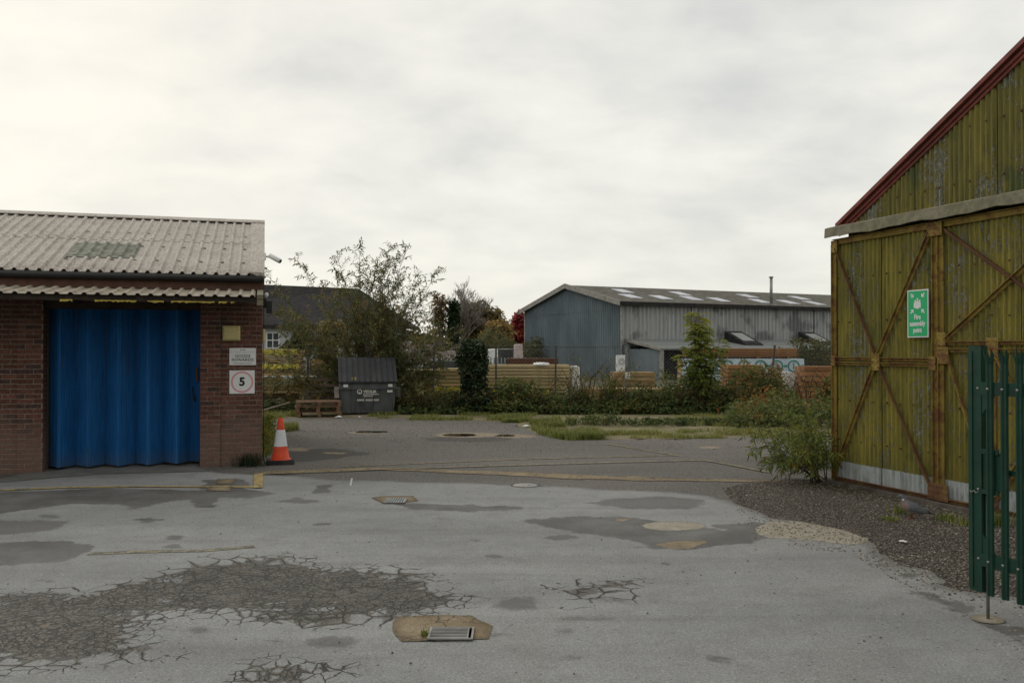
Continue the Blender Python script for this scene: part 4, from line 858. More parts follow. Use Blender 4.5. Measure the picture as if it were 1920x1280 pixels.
def leaf(x0, x1, zrails, braces, gus, joints, post=None):
    d = MB().box(x0, x1, 0.058, 0.07, 3.24, 3.40).build('door', 'rust_dark', hangar)
    # corrugated sheets: painted above, bare galvanised below
    edges = [x0 + 0.01] + joints + [x1 - 0.01]
    for i, (a, b) in enumerate(zip(edges[:-1], edges[1:])):
        corr(a, b + 0.008, 0.30 + random.uniform(-0.01, 0.01), 3.40, 0.036, lift=-0.012 * (i % 2)).build('sheet', 'hangar_paint', d)
        corr(a, b + 0.008, 0.05, 0.325, 0.028, lift=-0.012 * (i % 2)).build('kick_sheet', 'galvanised', d)
    def angle(name, a, b, w, y, mat='rusty_frame', dep=0.012):
        m_ = MB(); a3 = Vector((a[0], y, a[1])); b3 = Vector((b[0], y, b[1])); m_.bar(a3, b3, dep, w, up=(0, 0, 1) if abs(b[1] - a[1]) < abs(b[0] - a[0]) * 8 else (1, 0, 0))
        # outstanding leg of the angle iron
        dv = (b3 - a3).normalized(); nv = dv.cross(Vector((0, 1, 0))).normalized()
        if nv.z < 0: nv = -nv
        o = nv * (w / 2 - 0.004); m_.bar(a3 + o + Vector((0, -0.02, 0)), b3 + o + Vector((0, -0.02, 0)), 0.036, 0.008, up=nv)
        return m_.build(name, mat, d)
    angle('top_rail', (x0 + 0.03, 3.365), (x1 - 0.03, 3.365), 0.075, -0.006)
    angle('stile', (x0 + 0.035, 0.06), (x0 + 0.035, 3.33), 0.07, -0.002); angle('stile', (x1 - 0.035, 0.06), (x1 - 0.035, 3.33), 0.07, -0.002)
    for zr in zrails: angle('mid_rail', (x0 + 0.07, zr), (x1 - 0.07, zr), 0.045, -0.008)
    angle('bottom_rail', (x0 + 0.03, 0.085), (x1 - 0.03, 0.085), 0.05, -0.004, 'rust_dark')
    if post: angle('post', (post, 0.12), (post, zrails[0]), 0.05, -0.012)
    for a, b in braces: angle('brace', a, b, 0.046, -0.020, random.choice(['rusty_frame', 'rusty_frame', 'rust_dark']))
    for gx_, gz_, w, h in gus:
        m_ = MB(); m_.box(gx_ - w / 2, gx_ + w / 2, -0.046, -0.036, gz_ - h / 2, gz_ + h / 2, ch=0.003); nx_ = 3 if w > 0.14 else 2; nz_ = 3 if h > 0.13 else 2
        rivets(m_, [(gx_ + w * (0.68 * i / (nx_ - 1) - 0.34), gz_ + h * (0.68 * j / (nz_ - 1) - 0.34)) for i in range(nx_) for j in range(nz_)], -0.046); m_.build('gusset_plate', 'rust_dark' if gz_ < 0.5 else 'rusty_frame', d)
    return d
LX = 1.855; CX = hs(1646)
leaf(0.0, LX, (1.745, 1.680), [((0.07, 3.27), (CX - 0.03, 1.80)), ((LX - 0.10, 3.28), (CX + 0.04, 1.80)), ((CX - 0.04, 1.64), (0.07, 0.18)), ((CX + 0.04, 1.64), (LX - 0.12, 0.22))],
     [(0.07, 3.30, 0.12, 0.17), (LX - 0.02, 3.315, 0.23, 0.17), (CX, 1.71, 0.14, 0.23), (0.045, 1.71, 0.09, 0.14), (LX - 0.06, 1.70, 0.10, 0.16), (LX - 0.06, 0.17, 0.16, 0.20)], [0.46, 0.90, 1.30])
leaf(LX + 0.012, 3.86, (1.945, 1.86), [((1.98, 3.28), (3.78, 2.0)), ((1.98, 1.98), (3.78, 3.28)), ((2.0, 1.80), (2.62, 0.18)), ((2.66, 1.80), (3.72, 0.18)), ((2.66, 0.18), (3.72, 1.80))],
     [(1.935, 1.99, 0.12, 0.16), (1.955, 1.80, 0.16, 0.20), (2.64, 1.88, 0.16, 0.24), (1.945, 0.17, 0.16, 0.20), (2.64, 0.2, 0.14, 0.16), (3.79, 1.9, 0.14, 0.2), (3.79, 3.31, 0.2, 0.16)], [2.33, 2.94, 3.40], 2.64)
leaf(3.872, 5.73, (1.745, 1.68), [((3.94, 3.27), (4.77, 1.80)), ((5.63, 3.28), (4.83, 1.80)), ((4.77, 1.64), (3.94, 0.18)), ((4.83, 1.64), (5.61, 0.22))], [(4.8, 1.71, 0.14, 0.23), (3.94, 3.3, 0.12, 0.17), (5.67, 3.31, 0.15, 0.17)], [4.4, 4.9, 5.3])
corr(5.74, 7.25, 0.05, 3.4, 0.05).build('cladding_sheet', 'hangar_paint', hangar)

m = MB()                                                # bolts holding the sheets
for z_ in (0.62, 1.18, 2.25, 2.85):
    for k_ in range(1, 50, 3):
        x_ = 0.0762 * k_ + 0.0
        if abs(x_ - 1.86) > 0.1: m.box(x_ - 0.011, x_ + 0.011, 0.004, 0.03, z_ - 0.011 + 0.01 * math.sin(k_), z_ + 0.011 + 0.01 * math.sin(k_))
for z_ in (3.85, 4.5, 5.2, 5.9):
    for k_ in range(1, 160, 3):
        x_ = 0.0762 * k_
        if verge(x_) > z_ + 0.15: m.box(x_ - 0.011, x_ + 0.011, GY - 0.034, GY, z_ - 0.011, z_ + 0.011)
tag(m.build('sheet_bolts', 'rust_dark', hangar), kind='stuff')
# fire assembly point sign
H_M = Matrix.Translation(HA) @ Matrix.Rotation(HRZ, 4, 'Z')
p = H_M @ Vector((1.585, -0.052, 2.31)); e = empty('fire_assembly_sign', p, HRZ, 'green sign reading Fire assembly point on the hangar door', 'sign')
MB().box(-0.165, 0.165, 0.0, 0.012, -0.292, 0.292, ch=0.0).build('panel', 'sign_white', e); MB().box(-0.150, 0.150, -0.003, 0.0, -0.277, 0.277).build('green_face', 'sign_green', e)
for s_, z in (('Fire', -0.045), ('assembly', -0.125), ('point', -0.205)): text(s_, 0.086, 'sign_white', e, (0, -0.0045, z), bold=0.0025, wx={'Fire': 0.10, 'assembly': 0.245, 'point': 0.135}[s_])
m = MB()
def disc(m, cx_, cz_, r, y0, y1, n=14): m.prism([(cx_ + r * math.cos(6.2832 * i / n), cz_ + r * math.sin(6.2832 * i / n)) for i in range(n)], y0, y1)
for cx_, cz_, sc_, yy in ((-0.034, 0.118, 1.0, -0.0042), (0.034, 0.118, 1.0, -0.0042), (0.0, 0.142, 0.95, -0.0042)):
    disc(m, cx_, cz_ + 0.035 * sc_, 0.0135 * sc_, yy, -0.003)
for cx_, cz_ in ((-0.036, 0.118), (0.036, 0.118)): m.prism([(cx_ - 0.022, cz_ - 0.05), (cx_ + 0.016, cz_ - 0.05), (cx_ + 0.016, cz_ + 0.012), (cx_ + 0.008, cz_ + 0.02), (cx_ - 0.014, cz_ + 0.02), (cx_ - 0.022, cz_ + 0.012)], -0.0042, -0.003)
m.prism([(-0.017, 0.058), (0.017, 0.058), (0.017, 0.128), (0.022, 0.146), (0.012, 0.156), (-0.012, 0.156), (-0.022, 0.146), (-0.017, 0.128)], -0.0048, -0.0043)
m.build('people_symbol', 'sign_white', e, fixn=True)
for sx, sz in ((-1, 1), (1, 1), (-1, -1), (1, -1)):
    m = MB(); cx_, cz_ = sx * 0.083, 0.125 + sz * 0.095; a = math.atan2(-sz, -sx); rt = lambda x_, z_: (cx_ + x_ * math.cos(a) - z_ * math.sin(a), cz_ + x_ * math.sin(a) + z_ * math.cos(a))
    m.prism([rt(*q) for q in ((-0.036, -0.008), (0.002, -0.008), (-0.012, -0.026), (0.004, -0.026), (0.030, 0), (0.004, 0.026), (-0.012, 0.026), (0.002, 0.008), (-0.036, 0.008))], -0.0045, -0.003); m.build('arrow', 'sign_white', e, fixn=True)
m = MB(); rivets(m, [(-0.14, 0.27), (0.14, 0.27), (-0.14, -0.27), (0.14, -0.27)], -0.003, 0.006); m.build('screws', 'steel', e)

# ================================================================== PALISADE GATE (far right)
g0 = G(1845, 1155); GDIR = Vector((0.40, -0.917, 0)).normalized(); GRZ = math.atan2(GDIR.y, GDIR.x)
gate = empty('palisade_gate', (3.245, 6.04, 0), GRZ, 'dark green steel palisade gate standing open beside the hangar', 'gate')
def pale(x, w=0.054, z0=0.19, z1=1.86, y=0.0):
    m = MB(); N = 7; prof = [(-w / 2, 0.0), (-w / 2 + 0.006, -0.012), (-w * 0.16, -0.016), (0, -0.028), (w * 0.16, -0.016), (w / 2 - 0.006, -0.012), (w / 2, 0.0)]
    tips = [z1 - 0.02, z1 + 0.015, z1 - 0.05, z1 + 0.035, z1 - 0.05, z1 + 0.015, z1 - 0.02]; bend = [-0.012, -0.016, 0, -0.008, 0, -0.016, -0.012]
    vs = []
    for z, t in ((z0, 0), (z1 - 0.09, 0), (None, 1)):
        for i, (px, py) in enumerate(prof): vs.append((px + (px * 0.5 if t else 0), y + py + (bend[i] if t else 0), tips[i] if t else z))
    vs2 = [(a, b + 0.003, c_) for a, b, c_ in vs]; fs = [(r * N + i, r * N + i + 1, (r + 1) * N + i + 1, (r + 1) * N + i) for r in range(2) for i in range(N - 1)]
    m.add(vs, fs, False); m.add(vs2, [tuple(reversed(f)) for f in fs]); k0 = 2 * N
    m.f += [(i, i + 21, i + 22, i + 1) for i in range(N - 1)]; m.sm += [False] * (N - 1)
    return m.mesh('pale')
pm = pale(0); pm.materials.append(MAT['gate_green'])
MB().box(-0.05, 0.045, -0.012, 0.055, 0.19, 1.895).build('end_stile', 'gate_green', gate)
m = MB(); m.box(-0.05, -0.02, -0.02, -0.012, 0.22, 1.86); m.build('edge_strip', 'gate_green', gate)
boltm = MB(); boltm.lathe([(0.0, 0.0), (0.008, 0.002), (0.010, 0.007)], 8)
bme = boltm.mesh('bolt'); bme.materials.append(MAT['steel'])
for i in range(11):
    xx = 0.118 + 0.109 * i
    o = inst('pale', pm, gate, (xx, -0.02, random.uniform(-0.004, 0.004)))
    for z in (0.42, 1.60): inst('bolt', bme, gate, (xx, -0.050, z), (R(-90), 0, 0))
for z in (0.42, 1.60, 0.9): inst('bolt', bme, gate, (0.02, -0.0195, z), (R(-90), 0, 0))
for z in (0.42, 1.60):
    m = MB(); m.box(0.045, 1.32, -0.016, -0.010, z - 0.045, z + 0.045); m.box(0.045, 1.32, -0.010, 0.03, z + 0.039, z + 0.045); m.box(0.045, 1.32, -0.010, 0.03, z - 0.045, z - 0.039); m.build('rail', 'gate_green', gate)
MB().box(1.24, 1.32, 0.0, 0.07, 0.10, 1.9).build('hinge_stile', 'gate_green', gate)
m = MB(); m.box(0.046, 0.20, 0.0, 0.05, 0.90, 1.16); m.box(0.046, 0.17, -0.012, 0.0, 1.15, 1.185); m.box(0.046, 0.17, -0.012, 0.0, 0.875, 0.905); m.box(0.20, 0.34, 0.01, 0.03, 1.02, 1.055); m.build('lock_box', 'gate_green', gate)
m = MB(); m.prism([(0.046, 1.56), (0.15, 1.56), (0.046, 1.42)], -0.008, 0.0); m.build('corner_brace', 'gate_green', gate, fixn=True); m = MB(); m.prism([(0.046, 0.46), (0.046, 0.60), (0.15, 0.46)], -0.008, 0.0); m.build('corner_brace', 'gate_green', gate, fixn=True)
m = MB(); m.tube([(0.062, 0.025, 0.012), (0.062, 0.025, 0.85)], 0.011, 10); m.tube([(0.062, 0.025, 0.85), (0.062, 0.06, 0.87), (0.062, 0.09, 0.87)], 0.011, 10); m.build('drop_bolt', 'steel', gate)
m = MB(); m.tube([(-0.03, -0.03, 0.885), (-0.015, -0.035, 0.875), (0.0, -0.03, 0.89), (0.02, -0.035, 0.875), (0.035, -0.03, 0.89)], 0.003, 5); m.build('tie_wire', 'steel', gate)
gp = Matrix.Translation(gate.location) @ Matrix.Rotation(GRZ, 4, 'Z') @ Vector((0.062, 0.025, 0))
o = sheet('bolt_pad', [(gp.x + 0.115 * math.cos(a), gp.y + 0.105 * math.sin(a)) for a in np.linspace(0, 6.28, 24, endpoint=False)], 0.010, 0.02, 'pale_concrete', rag=0.008)

# ================================================================== SMALL THINGS IN THE YARD
p = G(526, 868); cone = empty('traffic_cone', (p.x, p.y, 0.0), 0.25, 'orange and white traffic cone at the corner of the brick store', 'traffic cone')
m = MB(); cr_ = lambda z: 0.142 - (0.142 - 0.033) * z / 0.70
m.lathe([(0.175, 0.0685), (0.172, 0.076), (cr_(0), 0.079), (cr_(0.21), 0.285), (cr_(0.475), 0.55), (cr_(0.66), 0.735), (cr_(0.66) - 0.008, 0.742), (cr_(0.66) - 0.012, 0.735)], 28); m.build('cone_body', 'cone_orange', cone)
m = MB(); m.lathe([(cr_(0.21) + 0.002, 0.283), (cr_(0.475) + 0.002, 0.552)], 28); m.build('reflective_sleeve', 'cone_white', cone)
def rsq(r, c, n=4): return [(sx * (r - c) + c * math.cos(a0 + 1.5708 * i / n), sy * (r - c) + c * math.sin(a0 + 1.5708 * i / n)) for sx, sy, a0 in ((1, 1, 0), (-1, 1, 1.5708), (-1, -1, 3.1416), (1, -1, 4.7124)) for i in range(n + 1)]
m = MB(); m.slab(rsq(0.225, 0.07), 0.0, 0.034); m.slab(rsq(0.215, 0.07), 0.0345, 0.068); m.build('cone_base', 'rubber', cone)

def grate(name, pts, label, nb, mats=('steel', 'pit_shade_black')):
    P = [G(u, v) for u, v in pts]; c = sum(P, Vector()) / 4; ax = ((P[1] - P[0]) + (P[2] - P[3])) / 2; ay = ((P[3] - P[0]) + (P[2] - P[1])) / 2
    w, l = ax.length / 2, ay.length / 2; e = empty(name, (c.x, c.y, 0.0), math.atan2(ax.y, ax.x), label, 'drain grate')
    MB().box(-w, w, -l, l, 0.0105, 0.013).build('pit_shade', mats[1], e); f = 0.013; m = MB()  # flat plate with the dark of the drain hole painted on
    m.box(-w, w, -l, -l + f, 0.012, 0.024); m.box(-w, w, l - f, l, 0.012, 0.024); m.box(-w, -w + f, -l + f, l - f, 0.012, 0.024); m.box(w - f, w, -l + f, l - f, 0.012, 0.024); m.build('grate_frame', 'steel', e)
    return e, w - f, l - f
e, w, l = grate('drain_grate', [(804, 1203), (888, 1203), (888, 1181), (804, 1181)], 'steel drain grate in a cracked tan concrete surround', 0)
for i in range(7): y = -l + (2 * l) * (i + 0.5) / 7; MB().box(-w, w * 0.80, y - l * 0.06, y + l * 0.06, 0.0135, 0.022).build('bar', 'steel', e)
MB().box(w * 0.80, w * 0.86, -l, l, 0.0135, 0.023).build('cross_bar', 'steel', e)
e, w, l = grate('drain_grate', [(722, 945), (762, 945), (762, 936), (722, 936)], 'small slotted drain grate nearer the brick store and yellow line', 0)
for i in range(8): x = -w + 2 * w * (i + 0.5) / 8; MB().box(x - w * 0.06, x + w * 0.06, -l, l, 0.0135, 0.022).build('bar', 'galvanised', e)
p = G(985, 910); e = empty('manhole_cover', (p.x, p.y, 0), 0, 'round manhole cover at the edge of the grey tarmac', 'manhole cover')
m = MB(); m.lathe([(0.0, 0.0085), (0.17, 0.0085), (0.172, 0.0060)], 30); m.build('lid', 'steel', e); m = MB(); m.lathe([(0.178, 0.006), (0.18, 0.0105), (0.205, 0.0105), (0.21, 0.005)], 30); m.build('rim', 'apron_concrete', e); MB().box(0.03, 0.07, -0.015, 0.015, 0.0086, 0.011).build('keyhole', 'black_plastic', e)
# litter
def crumple(name, u, v, r, mat, label):
    p = G(u, v); m = MB(); n = 9; vs = [(r * (0.6 + 0.6 * random.random()) * math.cos(6.28 * i / n), r * 0.7 * (0.6 + 0.6 * random.random()) * math.sin(6.28 * i / n), 0.01 + 0.02 * random.random()) for i in range(n)] + [(0, 0, 0.035 * r / 0.06), (0.0, 0, 0.004)]
    m.add(vs, [(i, (i + 1) % n, n) for i in range(n)] + [((i + 1) % n, i, n + 1) for i in range(n)]); o = m.build(name, mat, None, (p.x, p.y, 0.004)); return tag(o, label, 'litter')
crumple('litter', 1694, 1018, 0.05, 'white_plastic', 'white scrap of litter on the gravel before the pigeon')
crumple('litter', 636, 783, 0.10, 'white_plastic', 'white scrap of litter beside the pallets'); crumple('litter', 674, 783, 0.07, 'white_plastic', 'white scrap of litter in front of the waste bin'); crumple('litter', 987, 800, 0.10, 'white_plastic', 'white scrap of litter at the grass edge')

# wood pigeon: lofted body, facing left
p = G(1710, 972); pig = empty('wood_pigeon', (p.x, p.y, 0.0), 0.0, 'grey wood pigeon with white neck patch standing on the gravel', 'bird')
s = NT('pigeon_feather', 0.75, 0.2); x, y, z = s.sepz()
k = s.mix(s.rng(s.noise(30, 4, 0.6), 0.3, 0.7), (0.105, 0.112, 0.125), (0.17, 0.178, 0.195)); k = s.mix(s.M('MULTIPLY', s.rng(x, -0.02, -0.06), s.rng(z, 0.22, 0.16)), k, (0.27, 0.19, 0.18)); k = s.mix(s.rng(z, 0.10, 0.075), k, (0.30, 0.28, 0.285))
k = s.mix(s.rng(x, 0.13, 0.17), k, (0.055, 0.056, 0.062)); s.col(k); MAT['pigeon_feather'] = s.m
ring = []
def loft(prof, n=14):
    m = MB(); vs = []
    for x, z, ry, rz, tilt in prof:
        for k in range(n): a = 6.2832 * k / n; vs.append((x + math.sin(a) * rz * math.sin(tilt), ry * math.cos(a), z + math.sin(a) * rz * math.cos(tilt)))
    P = len(prof); m.add(vs, [(i * n + k, i * n + (k + 1) % n, (i + 1) * n + (k + 1) % n, (i + 1) * n + k) for i in range(P - 1) for k in range(n)] + [tuple(range(n - 1, -1, -1)), tuple((P - 1) * n + k for k in range(n))], True); return m
m = loft([(-0.138, 0.238, 0.004, 0.004, 0), (-0.132, 0.240, 0.013, 0.014, 0), (-0.118, 0.244, 0.020, 0.023, 0.1), (-0.100, 0.242, 0.022, 0.026, 0.5), (-0.086, 0.222, 0.023, 0.027, 0.9), (-0.078, 0.196, 0.031, 0.036, 0.9), (-0.066, 0.165, 0.047, 0.052, 0.7), (-0.035, 0.135, 0.062, 0.064, 0.45), (0.01, 0.118, 0.068, 0.062, 0.25), (0.06, 0.105, 0.060, 0.050, 0.2), (0.105, 0.092, 0.044, 0.034, 0.2), (0.14, 0.082, 0.032, 0.018, 0.2), (0.185, 0.072, 0.030, 0.009, 0.2), (0.225, 0.062, 0.030, 0.005, 0.2)])
m.build('body', 'pigeon_feather', pig)
for sy in (-1, 1):
    m = loft([(-0.045, 0.150, 0.004, 0.010, 0.3), (-0.02, 0.145, 0.010, 0.040, 0.3), (0.03, 0.128, 0.010, 0.042, 0.3), (0.09, 0.108, 0.008, 0.030, 0.3), (0.15, 0.088, 0.005, 0.014, 0.3), (0.19, 0.080, 0.003, 0.004, 0.3)], 8); m.v = [(a, b + sy * (0.060 - 0.16 * max(0, a - 0.03)), c_) for a, b, c_ in m.v]; m.build('wing', 'pigeon_feather', pig)
    m = MB(); m.lathe([(0.0, 0.012), (0.010, 0.006), (0.012, 0), (0.010, -0.008), (0, -0.012)], 8); m.v = [(a * 1.3, b * 0.5, c_) for a, b, c_ in m.v]; o = m.build('neck_patch', 'white_plastic', pig, (-0.088, sy * 0.022, 0.208))
    m = MB(); m.tube([(-0.005, sy * 0.028, 0.085), (0.0, sy * 0.028, 0.04), (-0.004, sy * 0.028, 0.012)], [0.009, 0.005, 0.0045], 6)
    for a in (-0.5, 0.0, 0.5, 3.14): m.tube([(-0.004, sy * 0.028, 0.012), (-0.004 - 0.032 * math.cos(a), sy * 0.028 + 0.032 * math.sin(a), 0.008)], [0.0045, 0.003], 5)
    m.build('leg', 'red_oxide', pig); m = MB(); m.lathe([(0, 0.004), (0.004, 0), (0, -0.004)], 6); m.build('eye', 'black_plastic', pig, (-0.121, sy * 0.019, 0.249))
m = MB(); m.tube([(-0.134, 0, 0.240), (-0.150, 0, 0.236), (-0.162, 0, 0.230)], [0.008, 0.006, 0.002], 6); m.build('beak', 'weathered_board', pig); pig.rotation_euler = (0, 0, R(-18))

# ================================================================== WASTE BIN, PALLETS
p = G(689, 777); wb_ = empty('waste_bin', (p.x, p.y + 0.1, 0), R(13), 'dark grey steel waste container with sloping ribbed lid and white lettering', 'waste bin')
w = 0.76; m = MB()
def yz_solid(m, prof, x0, x1, x0b=None, x1b=None):
    n = len(prof); m.add([(x0, y, z) for y, z in prof] + [(x1, y, z) for y, z in prof], [tuple(range(n)), tuple(range(2 * n - 1, n - 1, -1))] + [(k, k + n, (k + 1) % n + n, (k + 1) % n) for k in range(n)])
m.add([(-0.74, 0.06, 0.04), (0.74, 0.06, 0.04), (0.74, 1.15, 0.04), (-0.74, 1.15, 0.04), (-0.80, 0.0, 0.74), (0.80, 0.0, 0.74), (0.80, 1.25, 0.74), (-0.80, 1.25, 0.74)], [(0, 3, 2, 1), (4, 5, 6, 7), (0, 1, 5, 4), (1, 2, 6, 5), (2, 3, 7, 6), (3, 0, 4, 7)])
yz_solid(m, [(0.0, 0.742), (1.25, 0.742), (1.25, 1.56), (0.74, 1.56), (0.01, 0.92)], -0.80, 0.80); m.build('container', 'bin_steel', wb_, fixn=True)
m = MB(); m.box(-0.83, 0.83, -0.035, 0.0, 0.725, 0.765); m.build('rim', 'bin_steel', wb_)
m = MB()
for x in (-0.42, 0.42): m.add([(x - 0.03, 0.035, 0.06), (x + 0.03, 0.035, 0.06), (x + 0.03, -0.016, 0.72), (x - 0.03, -0.016, 0.72), (x - 0.03, 0.07, 0.06), (x + 0.03, 0.07, 0.06), (x + 0.03, 0.02, 0.72), (x - 0.03, 0.02, 0.72)], [(0, 1, 2, 3), (0, 3, 7, 4), (1, 5, 6, 2), (0, 4, 5, 1)])
m.build('stiffener', 'bin_steel', wb_)
m = MB(); yz_solid(m, [(-0.045, 0.905), (-0.045, 0.945), (0.70, 1.625), (1.27, 1.64), (1.27, 1.57), (0.73, 1.57), (0.0, 0.90)], -0.835, 0.835); lid = m.build('lid', 'bin_lid', wb_, fixn=True)
for i in range(10):
    x = -0.75 + i * 1.5 / 9; m = MB(); m.add([(x - 0.012, -0.047, 0.955), (x + 0.012, -0.047, 0.955), (x + 0.012, 0.69, 1.632), (x - 0.012, 0.69, 1.632), (x - 0.012, -0.05, 0.975), (x + 0.012, -0.05, 0.975), (x + 0.012, 0.68, 1.650), (x - 0.012, 0.68, 1.650)], [(4, 5, 6, 7), (0, 1, 5, 4), (1, 2, 6, 5), (2, 3, 7, 6), (3, 0, 4, 7)]); m.build('lid_rib', 'black_plastic', lid)
for sx in (-1, 1): m = MB(); m.box(sx * 0.805, sx * 0.93, 0.10, 0.95, 0.50, 0.76); m.box(sx * 0.82, sx * 0.94, 0.08, 0.11, 0.48, 0.78); m.build('fork_pocket', 'bin_steel' if sx > 0 else 'shed_trim', wb_)
m = MB()
for x0, x1, z0, z1 in ((-0.70, -0.57, 0.79, 0.87), (0.57, 0.70, 0.79, 0.87)): m.box(x0, x1, -0.004, 0.006, z0, z1)
m.build('sticker', 'sign_white', wb_); MB().box(0.55, 0.70, -0.012, 0.0, 0.63, 0.70).build('sticker', 'sign_white', wb_)
m = MB(); k = 0.93
for a, b, c_, d_ in ((-0.46, -0.34, 1.005, 1.016), (-0.46, -0.34, 1.055, 1.066), (-0.46, -0.445, 1.016, 1.055), (-0.355, -0.34, 1.016, 1.055)):
    f = lambda z: -0.051 + (z - 0.945) * 1.096
    m.add([(a, f(c_), c_), (b, f(c_), c_), (b, f(d_), d_), (a, f(d_), d_)], [(0, 1, 2, 3)])
m.build('lid_label', 'yellow_scrap', lid)
fy = lambda z: -0.012 + (0.74 - z) * 0.09
text('VEOLIA', 0.115, 'bin_letter', wb_, (0.05, fy(0.66) - 0.012, 0.655), wx=0.38, bold=0.004); text('ENVIRONMENTAL', 0.05, 'bin_letter', wb_, (0.09, fy(0.57) - 0.012, 0.575), wx=0.45, bold=0.0015); text('SERVICES', 0.05, 'bin_letter', wb_, (-0.0, fy(0.52) - 0.012, 0.522), wx=0.26, bold=0.0015); text('0845 6060 460', 0.085, 'bin_letter', wb_, (-0.0, fy(0.41) - 0.012, 0.41), wx=0.62, bold=0.002)
m = MB(); n = 24; m.add([(-0.245 + r * math.cos(6.2832 * k / n), fy(0.655) - 0.014, 0.655 + r * math.sin(6.2832 * k / n)) for r in (0.072, 0.050) for k in range(n)], [(k, (k + 1) % n, n + (k + 1) % n, n + k) for k in range(n)]); disc(m, -0.245, 0.635, 0.018, fy(0.655) - 0.0145, fy(0.655) - 0.0135); m.build('emblem', 'bin_letter', wb_)

def pallet(name, loc, rz, label, group, mat='pallet_wood'):
    e = empty(name, loc, rz, label, 'pallet', group)
    bl = MB().box(-0.05, 0.05, -0.5, 0.5, 0.0, 0.018).mesh('base_board'); dk = MB().box(-0.6, 0.6, -0.05, 0.05, 0.0, 0.018).mesh('deck_board'); bk = MB().box(-0.05, 0.05, -0.05, 0.05, 0, 0.088).mesh('block')
    for me in (bl, dk, bk): me.materials.append(MAT[mat])
    for x in (-0.55, 0, 0.55):
        inst('base_board', bl, e, (x, 0, 0.0))
        for y in (-0.45, 0, 0.45): inst('block', bk, e, (x, y, 0.018))
        inst('stringer', bl, e, (x, 0, 0.106))
    for y in (-0.45, -0.27, -0.09, 0.09, 0.27, 0.45): inst('deck_board', dk, e, (random.uniform(-0.01, 0.01), y, 0.124))
    return e
p = G(588, 782)
for i in range(3): pallet('wooden_pallet', (p.x + random.uniform(-0.03, 0.03) + (0.06 if i == 0 else 0), p.y + 0.5, 0.0 + 0.143 * i), R(13 + random.uniform(-3, 3)), ['bottom pallet of the stack beside the waste bin', 'middle pallet of the stack beside the waste bin', 'top pallet of the stack beside the waste bin'][i], 'pallets stacked beside the bin')
p = G(592, 776); e = pallet('wooden_pallet', (p.x, p.y + 1.3, 0.50), 0.1, 'dark pallet leaning on edge behind the pallet stack', 'pallets stacked beside the bin', 'pallet_grey'); e.rotation_euler = (R(80), 0, R(6)); e.location.z = 0.49
for i, (u, v, a) in enumerate(((503, 770, 0.3), (512, 774, 0.1), (498, 766, 0.5))):
    p = G(u, v); m = MB(); m.box(-0.5, 0.5, -0.05, 0.05, 0, 0.02); o = m.build('loose_plank', 'pallet_grey', None, (p.x, p.y, 0.02 + 0.16 * i)); o.rotation_euler = (R(18), R(-16), a); o.location.z = 0.16
    tag(o, ['grey loose plank in the weeds, middle one of three', 'grey loose plank in the weeds, closest to the pallet stack', 'grey loose plank in the weeds, closest to the brick store'][i], 'plank', 'loose planks dumped in the weeds')

# ================================================================== TIMBER YARD behind the chain-link fence
for nme, w_, th in (('board_long', 1, 1),): pass
board_cache = {}
def pack(name, label, u0, u1, vt, vb, Y, mat, nl, nd=5, depth=1.1, group='timber packs beyond the fence', wrap=None, rz=0.0, end=False, z0=None):
    """a pack of sawn boards: nl layers high, nd boards deep"""
    a, b = D(u0, vb, Y), D(u1, vb, Y); zt = D(u0, vt, Y).z; zb = max(0.0, a.z) if z0 is None else z0
    L = (b - a).length; e = empty(name, ((a.x + b.x) / 2, Y, zb), rz, label, 'timber stack', group)
    h = (zt - zb - 0.05) / nl; d = depth / nd
    for x in np.linspace(-L * 0.42, L * 0.42, 4): MB().box(x - 0.04, x + 0.04, 0.01, depth - 0.01, 0.0, 0.05).build('bearer', mat, e)
    key = (round(L, 2), round(h, 3), round(d, 3), mat)
    me = MB().box(-L / 2, L / 2, 0.006, d - 0.006, 0.004, h - 0.020, ch=0.0).mesh('board'); me.materials.append(MAT[mat])
    for j in range(nl):
        for k in range(nd): inst('board', me, e, (random.uniform(-0.02, 0.02), k * d + random.uniform(-0.006, 0.006), 0.05 + j * h))
    if wrap:
        wm_, f0, f1, w0, w1 = wrap; m = MB(); z0_, z1_ = 0.05 + (zt - zb - 0.05) * w0, 0.05 + (zt - zb - 0.05) * w1; n = 24; vs = []
        for i in range(n + 1):
            x = -L / 2 - 0.03 + (f0 + (f1 - f0) * i / n) * (L + 0.06); j1, j2 = random.uniform(-0.02, 0.02), random.uniform(-0.05, 0.05)
            vs += [(x, -0.03 + j1, z0_ + j2), (x, -0.035 + random.uniform(-.012, .012), (z0_ + z1_) / 2), (x, -0.02, z1_ + 0.012), (x, depth + 0.02, z1_ + 0.015)]
        m.add(vs, [(i * 4 + j, i * 4 + 4 + j, i * 4 + 5 + j, i * 4 + j + 1) for i in range(n) for j in range(3)]); m.build('plastic_wrap', wm_, e)
    return e, L, zt - zb
gsp = 'timber packs beyond the fence'
pack('timber_pack', 'long low timber pack with white top edge left of the bin', 420, 608, 706, 740, 28.2, 'brown_pine', 5); pk = D(541, 714, 28.17); pa = D(425, 706, 28.2); pb = D(608, 706, 28.2); tag(MB().box(0, pb.x - pa.x, 0.0, 0.9, 0, 0.02).build('cover_sheet', 'white_wrap', None, (pa.x, 28.17, pa.z - 0.012)), 'white plastic sheet lying on the long low timber pack', 'plastic sheet')
MB().box(-0.17, 0.17, -0.004, 0.004, -0.12, 0.12).build('label_card', 'white_wrap', None, None)
o = bpy.context.scene.objects['label_card']; o.location = (pk.x, pk.y - 0.02, pk.z); tag(o, 'white label card stapled to the low timber pack', 'label')
